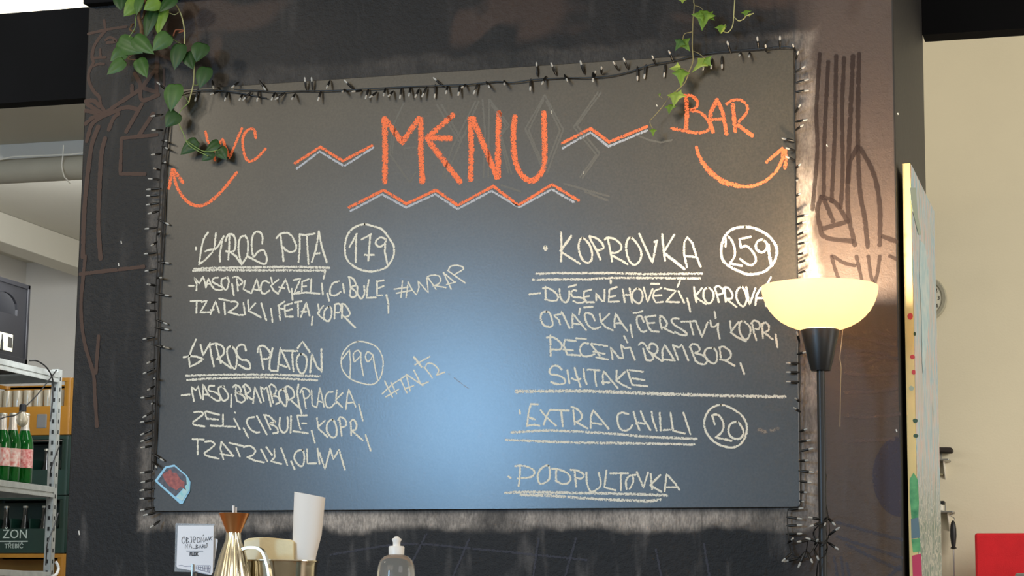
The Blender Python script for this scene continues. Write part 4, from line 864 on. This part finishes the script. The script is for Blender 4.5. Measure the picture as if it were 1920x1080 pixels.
for v in bm.verts: v.co.x = cx1 + .0025 + (v.co.x - cx1 - .003) * .05
obj('printed_bottle', bm, mat('label_black', (30, 30, 30), .5), lbl)
bm = B(); y3 = onX(14, 640, cx1).y; y4 = onX(22, 640, cx1).y; z3 = onX(18, 652, cx1).z; z4 = onX(18, 632, cx1).z
box(bm, (cx1 + .0021, y3, z3), (cx1 + .0026, y4, z4)); obj('printed_block', bm, mat('label_dark', (44, 42, 38), .5), lbl)

# stack of bottle crates behind the rack
CY = 4.75
def hzc(py, px=125): return onY(px, py, CY).z
xr = onY(137, 760, CY).x
cr_h = hzc(815) - hzc(928)
M_yc = mat('yellow_crate', (156, 106, 18), .45, var=.12, vscale=6); M_gc = mat('green_crate', (10, 42, 32), .45, var=.2, vscale=6)
tops = [hzc(707), hzc(815), hzc(928), hzc(1037)]
zz0 = 0.0
# build the whole stack from the floor up; the named rows line up with the photo
n_low = int(math.floor((tops[3]) / cr_h)); gap = tops[3] / max(1, n_low)
levels = [(tops[3] - gap * (k + 1), tops[3] - gap * k) for k in range(n_low)][::-1]
seq = [(a, b_, 'yellow') for a, b_ in levels] + [(tops[3], tops[2], 'green'), (tops[2], tops[1], 'green'), (tops[1], tops[0], 'yellow')]
M_text = mat('white_print', (172, 182, 172), .6)
M_glassg = mat('green_glass', (20, 110, 40), .08, trans=.65, spec=.6, IOR=1.45)
M_clear = mat('clear_glass', (215, 205, 180), .08, trans=.55, spec=.7, IOR=1.45)
M_dkb = mat('dark_bottle_glass', (16, 20, 18), .12, spec=.6)
M_capm = mat('bottle_cap', (190, 186, 170), .4, metal=.5)
for k, (z0, z1, colr) in enumerate(seq):
    z0 += .0008
    names = {0: 'lowest', len(seq) - 1: 'top', len(seq) - 2: 'upper green', len(seq) - 3: 'lettered green'}
    lab = {len(seq) - 1: 'yellow plastic bottle crate on top of the stack behind the rack', len(seq) - 2: 'dark green plastic crate directly below the top yellow one', len(seq) - 3: 'dark green plastic crate with white lettering behind the rack', len(seq) - 4: 'yellow plastic crate below the lettered green one'}.get(k, 'yellow crate near the floor of the stack behind the rack')
    m = M_yc if colr == 'yellow' else M_gc
    c_ = thing('bottle_crate', lab, 'crate', (xr - .2, CY, z0), 'crates stacked behind the rack')
    xl = xr - .60; r = .035; D = .34
    bm = B()
    # walls with rounded vertical corners
    def rect(x0, x1, y0, y1, r):
        pts = []
        for (cx_, cy_, a0) in ((x1 - r, y0 + r, -PI / 2), (x1 - r, y1 - r, 0), (x0 + r, y1 - r, PI / 2), (x0 + r, y0 + r, PI)):
            for i in range(6): a = a0 + PI / 2 * i / 5; pts.append((cx_ + r * math.cos(a), cy_ + r * math.sin(a)))
        return pts
    o1 = rect(xl, xr, CY, CY + D, r); i1 = rect(xl + .02, xr - .02, CY + .02, CY + D - .02, r - .01)
    def wallband(bm, za, zb_, off=0):
        oo = [bm.verts.new((x, y, za)) for x, y in o1]; ot = [bm.verts.new((x, y, zb_)) for x, y in o1]
        ii = [bm.verts.new((x, y, za)) for x, y in i1]; it = [bm.verts.new((x, y, zb_)) for x, y in i1]
        n = len(o1)
        for i in range(n):
            j = (i + 1) % n
            bm.faces.new((oo[i], oo[j], ot[j], ot[i])); bm.faces.new((ii[j], ii[i], it[i], it[j])); bm.faces.new((ot[i], ot[j], it[j], it[i])); bm.faces.new((oo[j], oo[i], ii[i], ii[j]))
    H = z1 - z0
    wallband(bm, z0, z0 + H * (.42 if colr == 'green' else .5)); wallband(bm, z1 - H * .07, z1 - .003)
    for xx in (xl, xr - .055): box(bm, (xx, CY + .004, z0), (xx + .055, CY + .024, z1 - .004), .004)
    box(bm, (xl + .01, CY + D - .02, z0 + .01), (xr - .01, CY + D - .004, z1 - .01)); box(bm, (xl + .01, CY + .02, z0 + .002), (xr - .01, CY + D - .01, z0 + .012))
    for q in range(1, 5 if colr == 'green' else 1): box(bm, (xl + .02 + q * .112, CY + .03, z0 + .012), (xl + .028 + q * .112, CY + D - .02, z0 + H * .6))
    lathe(bm, [(.034, z0), (.034, z1 - .003)], 20, (xr - .035, CY + .035, 0))
    obj('crate_body', bm, m, c_, True)
    if colr == 'yellow' and k == len(seq) - 1:
        hx = onY(78, 788, CY - .002); bm = B(); box(bm, (hx.x - .032, CY - .003, hx.z - .045), (hx.x + .032, CY + .01, hx.z + .035), .008); obj('grip_hole', bm, mat('hole_grey', (110, 110, 108), .6), c_)
    if k == len(seq) - 3:
        q = onY(28, 1002, CY - .003); text('lettering', 'ŽON', .066, M_text, c_, (q.x, CY - .0015, q.z), (1, 0, 0), (0, 0, 1))
        q2 = onY(26, 1022, CY - .003); text('lettering', 'TŘEBÍČ', .034, M_text, c_, (q2.x, CY - .0015, q2.z - .006), (1, 0, 0), (0, 0, 1))
        bm = B(); q3 = onY(25, 1015, CY); box(bm, (q3.x - .10, CY - .0015, q3.z - .003), (q3.x + .085, CY - .0002, q3.z + .003)); obj('printed_bar', bm, M_text, c_)
    # bottles standing in the crate
    if k >= len(seq) - 3:
        where = {len(seq) - 1: 'the open front of the top yellow crate', len(seq) - 2: 'the upper green crate', len(seq) - 3: 'the lettered green crate'}[k]
        if k == len(seq) - 1:
            for j in range(8):
                gx = xl + .055 + j * .0605
                bm = B(); lathe(bm, [(.022, z0 + .015), (.024, z0 + .12), (.027, z0 + .20), (.0275, min(z1 - .03, z0 + .245)), (.0255, min(z1 - .03, z0 + .245)), (.025, z0 + .2), (.022, z0 + .12), (.019, z0 + .02)], 18, (gx, CY + .07, 0), cap=False)
                tag(obj('drinking_glass', bm, M_clear, None, True), 'clear glass among those standing in ' + where, 'glass', 'glasses in the top yellow crate')
        else:
            for j in range(5):
                bx = xl + .075 + j * .112
                bm = B(); lathe(bm, [(.028, z0 + .014), (.03, z0 + .03), (.03, z0 + .13), (.013, z0 + .19), (.012, min(z1 - .03, z0 + .24))], 14, (bx, CY + .09, 0))
                bo = tag(obj('crate_bottle', bm, M_dkb, None, True), 'dark bottle standing in ' + where, 'bottle', 'bottles in ' + where)
                bm = B(); lathe(bm, [(.014, min(z1 - .03, z0 + .24)), (.014, min(z1 - .02, z0 + .25))], 14, (bx, CY + .09, 0)); obj('bottle_cap', bm, M_capm, bo)

# green bottles on the middle tier
zt_b = tiers[1] + .0225
M_lab = mat('bottle_label', (226, 216, 204), .6, col2=(200, 110, 100), vscale=60, var=.05); M_labr = mat('red_label', (176, 62, 62), .6, col2=(215, 180, 170), vscale=70)
M_foil = mat('foil_neck', (214, 206, 194), .3, metal=.5)
def bottle(px, m_l, lab, k):
    xb = XS - .05 - .004; q = onX(px, 895, xb); y = q.y
    s = (onX(px, 775, xb).z - zt_b) / .245
    o = thing('beer_bottle', lab, 'bottle', (xb, y, zt_b))
    pr = [(.001, 0), (.028, 0), (.031, .004), (.031, .135), (.028, .155), (.0165, .185), (.0135, .2), (.013, .232), (.0125, .24)]
    bm = B(); lathe(bm, [(r * s, zt_b + h * s) for r, h in pr], 28, (xb, y, 0)); obj('glass_body', bm, M_glassg, o, True)
    bm = B(); lathe(bm, [(.0313 * s, zt_b + .055 * s), (.0313 * s, zt_b + .12 * s)], 28, (xb, y, 0), cap=False); obj('label', bm, m_l, o, True)
    bm = B(); lathe(bm, [(.0168 * s, zt_b + .186 * s), (.0140 * s, zt_b + .2 * s), (.0136 * s, zt_b + .238 * s)], 24, (xb, y, 0), cap=False); obj('neck_foil', bm, M_foil, o, True)
    bm = B(); lathe(bm, [(.0145 * s, zt_b + .2385 * s), (.0150 * s, zt_b + .243 * s), (.013 * s, zt_b + .2475 * s), (.001, zt_b + .248 * s)], 20, (xb, y, 0)); obj('cap', bm, M_capm, o, True)
bottle(43, M_labr, 'green beer bottle with red and white label, nearest the rack post', 0)
bottle(20, M_lab, 'green beer bottle with pale label left of the red labelled one', 1)
bottle(1, M_lab, 'green beer bottle cut by the left edge of the picture', 2)
# black bulb-string cable with a socket lamp hanging from the rack
st = thing('bulb_string', 'black cable with a hanging clear bulb tied to the rack post', 'string lights', tuple(onR(60, 700)))
def oR(u, v, ox=.02): return onX(u, v, XS + ox)
bm = B(); tube(bm, cr([oR(55, 676, .0), oR(70, 677), oR(88, 690), oR(99, 712), oR(99, 740), oR(96, 775), oR(94, 790)], 6), .0035, 7)
tube(bm, cr([oR(106, 694, .01), oR(90, 715), oR(70, 740), oR(48, 762), oR(30, 778), oR(10, 782), oR(-10, 790)], 6), .003, 7)
tube(bm, cr([oR(112, 835, .01), oR(104, 855, .012), oR(96, 878, .01), oR(94, 890, -.04)], 6), .003, 7)
tube(bm, cr([oR(109, 962, .01), oR(102, 985, .012), oR(92, 1010, .01), oR(88, 1025, .012), oR(86, 1060, .01)], 6), .003, 7)
obj('cable', bm, M_wire, st, True)
bm = B(); s0 = oR(43, 762); lathe(bm, [(.008, s0.z + .012), (.016, s0.z + .006), (.017, s0.z - .022), (.012, s0.z - .024)], 20, (s0.x, s0.y, 0)); obj('lamp_socket', bm, M_bk, st, True)
bm = B(); lathe(bm, [(.012, s0.z - .024), (.02, s0.z - .04), (.026, s0.z - .062), (.022, s0.z - .08), (.008, s0.z - .092), (.001, s0.z - .093)], 24, (s0.x, s0.y, 0)); obj('glass_bulb', bm, M_clear, st, True)
# white tie on the lowest visible rail
bm = B(); tz = oR(104, 1065); tube(bm, cr([tz + Vector((0, 0, .03)), tz + Vector((.01, .01, .0)), tz + Vector((.01, -.01, -.03)), tz + Vector((.01, -.05, -.04))], 5), .007, 7)
tag(obj('white_tie', bm, mat('white_rag', (225, 225, 220), .9), None, True), 'white strip tied round the foot of the rack post', 'tie')

# ------------------------------------------------------------------ foreground counter
TD = 3.6
ZC = CAM.z - .085
cp = atD(560, 1060, TD)
slab_y = cp.y
bar = thing('bar_counter', 'wooden bar counter just below the picture edge under the jug', 'counter', (cp.x + .2, cp.y, 0))
M_wood = mat('oak_top', (150, 108, 66), .45, var=.15, vscale=5)
bm = B(); box(bm, (cp.x - 1.0, cp.y - .14, ZC - .04), (cp.x + 1.3, cp.y + .5, ZC), .004); obj('counter_top', bm, M_wood, bar)
bm = B(); box(bm, (cp.x - .95, cp.y - .05, 0), (cp.x + 1.25, cp.y + .45, ZC - .041), .004); obj('counter_front', bm, M_black, bar)
def onT(px, py, dy=0.0): return onY(px, py, cp.y + dy)
k_ = onT(561, 1060).x - onT(560, 1060).x     # metres per pixel
# jug
jx = onT(438, 1000).x; jy = cp.y
def jz(py): return onT(438, py).z
jug = thing('oil_jug', 'fluted steel pouring jug with copper funnel mouth on the counter', 'jug', (jx, jy, ZC))
M_st = mat('polished_steel', (206, 198, 176), .16, metal=1.0); M_cu = mat('copper', (228, 160, 104), .3, metal=1.0)
zf0, zf1, zt2 = jz(963), jz(1000), jz(999)
bm = B(); n = 112
prof = [(27.5, ZC + .0005, 0), (28, ZC + .004, .3), (27, ZC + .02, 1), (23.2 * 1.0, jz(1080), 1), (17.5, jz(1040), 1), (13.5, jz(1012), .9), (13, jz(1000), .6), (13, jz(998), 0)]
prof[0] = (44, ZC + .0005, 0); prof[1] = (45, ZC + .004, .3); prof[2] = (44, ZC + .02, 1); prof[3] = (32, jz(1080), 1); prof[4] = (22.5, jz(1040), 1)
rings = []
for rpx, z, fl in prof:
    ring = []
    for i in range(n):
        a = 2 * PI * i / n; rr = rpx * k_ * (1 + .035 * fl * math.cos(14 * a))
        ring.append(bm.verts.new((jx + rr * math.cos(a), jy + rr * math.sin(a), z)))
    rings.append(ring)
for a_, b_ in zip(rings, rings[1:]):
    for i in range(n): bm.faces.new((a_[i], a_[(i + 1) % n], b_[(i + 1) % n], b_[i]))
bm.faces.new(rings[0][::-1])
obj('jug_body', bm, M_st, jug, True)
bm = B(); lathe(bm, [(12.8 * k_, zf1), (13.2 * k_, zf1 + .002), (27 * k_, zf0 - .001), (27.6 * k_, zf0), (26.8 * k_, zf0 + .0005), (12.2 * k_, zf1 + .003)], 56, (jx, jy, 0)); obj('funnel', bm, M_cu, jug, True)
bm = B(); tube(bm, [(jx, jy, zf1 + .0), (jx - 2 * k_, jy, jz(948))], .0022, 10); tube(bm, [(jx + 2 * k_, jy + .004, zf1), (jx + 1.6 * k_, jy + .004, jz(951))], .0014, 8); obj('inner_spout', bm, mat('white_plastic', (232, 230, 225), .4), jug, True)
def fl_strip(pts, wd, th):
    bm = B(); P = cr(pts, 8); rings = []
    for k, q in enumerate(P):
        t_ = (P[min(k + 1, len(P) - 1)] - P[max(k - 1, 0)]).normalized(); nn = Vector((-t_.z, 0, t_.x))
        rings.append([bm.verts.new(q + nn * th + Vector((0, s * wd, 0))) for s in (-1, 1)] + [bm.verts.new(q - nn * th + Vector((0, s * wd, 0))) for s in (1, -1)])
    for a_, b_ in zip(rings, rings[1:]):
        for i in range(4): bm.faces.new((a_[i], a_[(i + 1) % 4], b_[(i + 1) % 4], b_[i]))
    bm.faces.new(rings[0]); bm.faces.new(rings[-1]); return bm
bm = fl_strip([onT(455, 1030), onT(468, 1027), onT(484, 1028), onT(494, 1036), onT(501, 1055), onT(506, 1080), onT(509, 1110), onT(500, 1140), onT(478, 1150)], .006, .0022); obj('handle', bm, M_st, jug, True)

# napkin pot
npx = onT(520, 1060, .1).x
pot = thing('steel_pot', 'round steel pot holding napkins beside the jug', 'pot', (npx, cp.y + .1, ZC))
rp = (onT(596, 1056, .1).x - onT(450, 1056, .1).x) / 2
def tz_(py, dy=.1): return onT(520, py, dy).z
bm = B(); lathe(bm, [(rp * .86, ZC + .0005), (rp * .88, ZC + .003), (rp * .95, tz_(1062)), (rp * .97, tz_(1054)), (rp, tz_(1053)), (rp, tz_(1051)), (rp * .94, tz_(1053)), (rp * .85, ZC + .004)], 64, (npx, cp.y + .1, 0)); obj('pot_body', bm, M_st, pot, True)
M_nap = mat('cream_napkin', (238, 222, 180), .9, var=.03, vscale=14, bump=.5, bscale=30)
def sheet(pts, dy, th, m, name, lab, cat, curve=.0, grp=None):
    top = [onT(u, v, dy) for u, v in pts]
    bm = B(); prism(bm, top, (0, th, 0)); bmesh.ops.bevel(bm, geom=list(bm.edges), offset=.0006, segments=1, affect='EDGES')
    return tag(obj(name, bm, m), lab, cat, grp)
nap_pts = [(458, 1075), (457, 1014), (462, 1011), (480, 1009), (500, 1009), (520, 1011), (540, 1013), (549, 1016), (549, 1075)]
for i, dy in enumerate((.075, .083, .09)):
    sheet([(u + i * 1.5, v - i * .8) for u, v in nap_pts], dy, .005, M_nap, 'napkin', 'folded cream napkin standing in the steel pot', 'napkin', 0, 'napkins in the steel pot')
# folded crease pieces on the front napkin
bm = B(); prism(bm, [onT(458.5, 1054, .074), onT(457.5, 1016, .074), onT(487, 1010.5, .074), onT(487, 1054, .074)], (0, .001, 0)); o = obj('napkin_fold', bm, mat('cream_napkin_fold', (244, 232, 198), .9, bump=.3, bscale=30), None)
o.parent = bpy.data.objects['napkin']
# rolled paper
rl = thing('paper_roll', 'tall white paper cone standing in the steel pot', 'paper', tuple(onT(575, 1053, .1)))
bm = B(); seg = 40
def elr(pxl, pxr, pyl, pyr, wob=0):
    a = onT(pxl, pyl, .1); b_ = onT(pxr, pyr, .1); c_ = (a + b_) / 2; rx = (b_.x - a.x) / 2; out = []
    for i in range(seg):
        t_ = 2 * PI * i / seg + .25; out.append((c_.x + rx * math.cos(t_), c_.y + rx * .75 * math.sin(t_), c_.z + (b_.z - a.z) / 2 * math.cos(t_)))
    return out
R1 = [bm.verts.new(q) for q in elr(549.5, 584, 1075, 1075)]; R2 = [bm.verts.new(q) for q in elr(550, 602, 1000, 1003)]; R3 = [bm.verts.new(q) for q in elr(553, 609, 922, 933)]
R4 = [bm.verts.new(q) for q in elr(556, 606, 923, 932.5)]; R5 = [bm.verts.new(q) for q in elr(553, 588, 1074, 1074)]
for a_, b_ in ((R1, R2), (R2, R3), (R3, R4), (R4, R5)):
    for i in range(seg): bm.faces.new((a_[i], a_[(i + 1) % seg], b_[(i + 1) % seg], b_[i]))
bm.faces.new(R1[::-1])
obj('paper_tube', bm, mat('white_paper', (238, 232, 224), .8, bump=.1, bscale=20), rl, True)
bm = B(); prism(bm, [onT(553, 922, .062), onT(576, 925, .055), onT(576, 924, .055), onT(554, 921, .062)], (0, .002, 0)); bm.free()

# card stand with order cards
cs = thing('card_stand', 'wire clip stand holding a small white order card with handwriting', 'card stand', (onT(364, 1080, .09).x, cp.y + .09, ZC))
M_card = mat('white_card', (236, 236, 240), .6); M_lam = mat('clear_laminate', (225, 228, 230), .15, trans=.75, spec=.6, Alpha=.45)
T5b = (280, 860, 4.909)
def pT(pts, dy): return [onT(280 + u / 4.909, 860 + v / 4.909, dy + .09) for u, v in pts]
bm = B(); prism(bm, pT([(590, 730), (625, 740), (628, 760), (578, 1065), (560, 1072), (400, 1040), (400, 760)], .006), (0, .0012, 0)); obj('back_card', bm, M_card, cs)
bm = B(); prism(bm, pT([(240, 600), (250, 595), (600, 600), (600, 1000), (425, 1045), (232, 1040)], .003), (0, .0006, 0)); obj('laminate_sleeve', bm, M_lam, cs)
bm = B(); prism(bm, pT([(262, 616), (592, 616), (584, 1045), (570, 1070), (420, 1035), (262, 1008), (250, 990)], .0), (0, .0015, 0)); front = obj('front_card', bm, M_card, cs)
M_tx = mat('dark_ink', (52, 54, 60), .7)
def tline(txt, dy=-.0006, wpx=1.0):
    bm = B()
    for stq in txt.split('/'):
        sm = stq.startswith('~'); pts = [tuple(float(v) for v in q.split(',')) for q in stq.lstrip('~').split()]
        P = pT(pts, dy); P = cr(P, 5) if sm else P
        tube(bm, P, wpx * k_ * .5, 5)
    return bm
def flatten(bm, y):
    for v in bm.verts: v.co.y = y + (v.co.y - y) * .15
    return bm
yc_ = cp.y + .09 - .0004
bm = flatten(tline("~320,720 302,735 300,765 315,780 330,755 320,720/340,725 340,780/~340,728 358,735 342,750 362,765 342,778/~385,725 388,770 370,775/375,722 392,722/~405,750 425,745 420,722 405,725 402,760 420,775/~440,725 440,770/~440,725 465,735 462,765 440,772/475,770 475,722 500,770 500,720/508,765 522,722 540,762/512,750 534,748/490,712 500,700/~545,718 550,750/548,750 562,718/~558,718 556,750/580,712 560,735 578,752"), yc_); obj('lettering', bm, M_tx, front)
bm = flatten(tline("330,825 330,785 350,825 352,785/365,825 375,785 392,825/368,812 388,810/402,825 430,828/~430,790 430,825/~430,790 445,798 432,808 448,818 430,827/458,825 468,790 480,825/462,812 478,812/488,825 488,790/~488,790 504,798 490,808/492,808 508,825/~512,790 512,818 528,815 530,785/522,785 538,778"), yc_); obj('lettering', bm, M_tx, front)
bm = flatten(tline("340,850 495,851"), yc_); obj('printed_line', bm, M_tx, front)
o = text('lettering', 'FLEK', 8.3 * k_, M_tx, front, onT(280 + 410 / 4.909, 860 + 880 / 4.909, .0894), (1, 0, 0), (0, 0, 1), .0001, 'CENTER', .0003)
bm = flatten(tline("~270,985 300,982 330,992 380,990 390,1010/430,985 560,985/430,992 430,1015 560,1050 560,990/450,990 450,1020/470,990 470,1025/490,990 495,1030/510,990 510,1035/530,990 535,1040/545,990 550,1045/~435,1005 480,1000 520,1015 560,1010"), yc_); obj('printed_sketch', bm, mat('grey_ink', (120, 120, 140), .7), front)
bm = B(); hx = onT(362, 1070, .09).x; hy = cp.y + .09
tube(bm, [(hx, hy - .003, ZC + .004), (hx, hy - .003, onT(362, 1058, .09).z)], .0022, 8); tube(bm, [(hx + .006, hy + .004, ZC + .004), (hx + .003, hy + .004, onT(362, 1075, .09).z)], .0018, 8)
lathe(bm, [(.001, ZC + .0005), (.032, ZC + .0005), (.03, ZC + .006), (.001, ZC + .007)], 32, (hx, hy, 0)); obj('wire_clip', bm, M_met, cs, True)

# squeeze bottle
sx = onT(743, 1060, .05).x; sy = cp.y + .05
def sz(py): return onT(743, py, .05).z
sb = thing('squeeze_bottle', 'clear plastic bottle with white push-pull cap on the counter', 'bottle', (sx, sy, ZC))
M_pet = mat('clear_plastic', (228, 226, 220), .08, trans=.85, spec=.6, IOR=1.3)
bm = B(); lathe(bm, [(.001, ZC + .0005), (31 * k_, ZC + .0005), (33 * k_, ZC + .008), (33.5 * k_, sz(1075)), (32 * k_, sz(1062)), (28.5 * k_, sz(1051)), (22 * k_, sz(1044)), (15 * k_, sz(1041)), (13 * k_, sz(1040))], 48, (sx, sy, 0)); obj('bottle_body', bm, M_pet, sb, True)
bm = B(); lathe(bm, [(.001, ZC + .004), (28 * k_, ZC + .004), (30 * k_, ZC + .01), (30.5 * k_, sz(1082)), (.001, sz(1082))], 40, (sx, sy, 0)); obj('liquid', bm, mat('blue_liquid', (120, 175, 200), .05, trans=.8, IOR=1.33), sb, True)
bm = B(); lathe(bm, [(13.6 * k_, sz(1040)), (13.8 * k_, sz(1026)), (12.5 * k_, sz(1024)), (6.5 * k_, sz(1023.5)), (6.5 * k_, sz(1017)), (8.5 * k_, sz(1012)), (8 * k_, sz(1010)), (5 * k_, sz(1008.5)), (3.5 * k_, sz(1006)), (.001, sz(1005.5))], 36, (sx, sy, 0)); obj('cap', bm, mat('white_cap', (240, 236, 230), .4), sb, True)

bpy.context.view_layer.update()
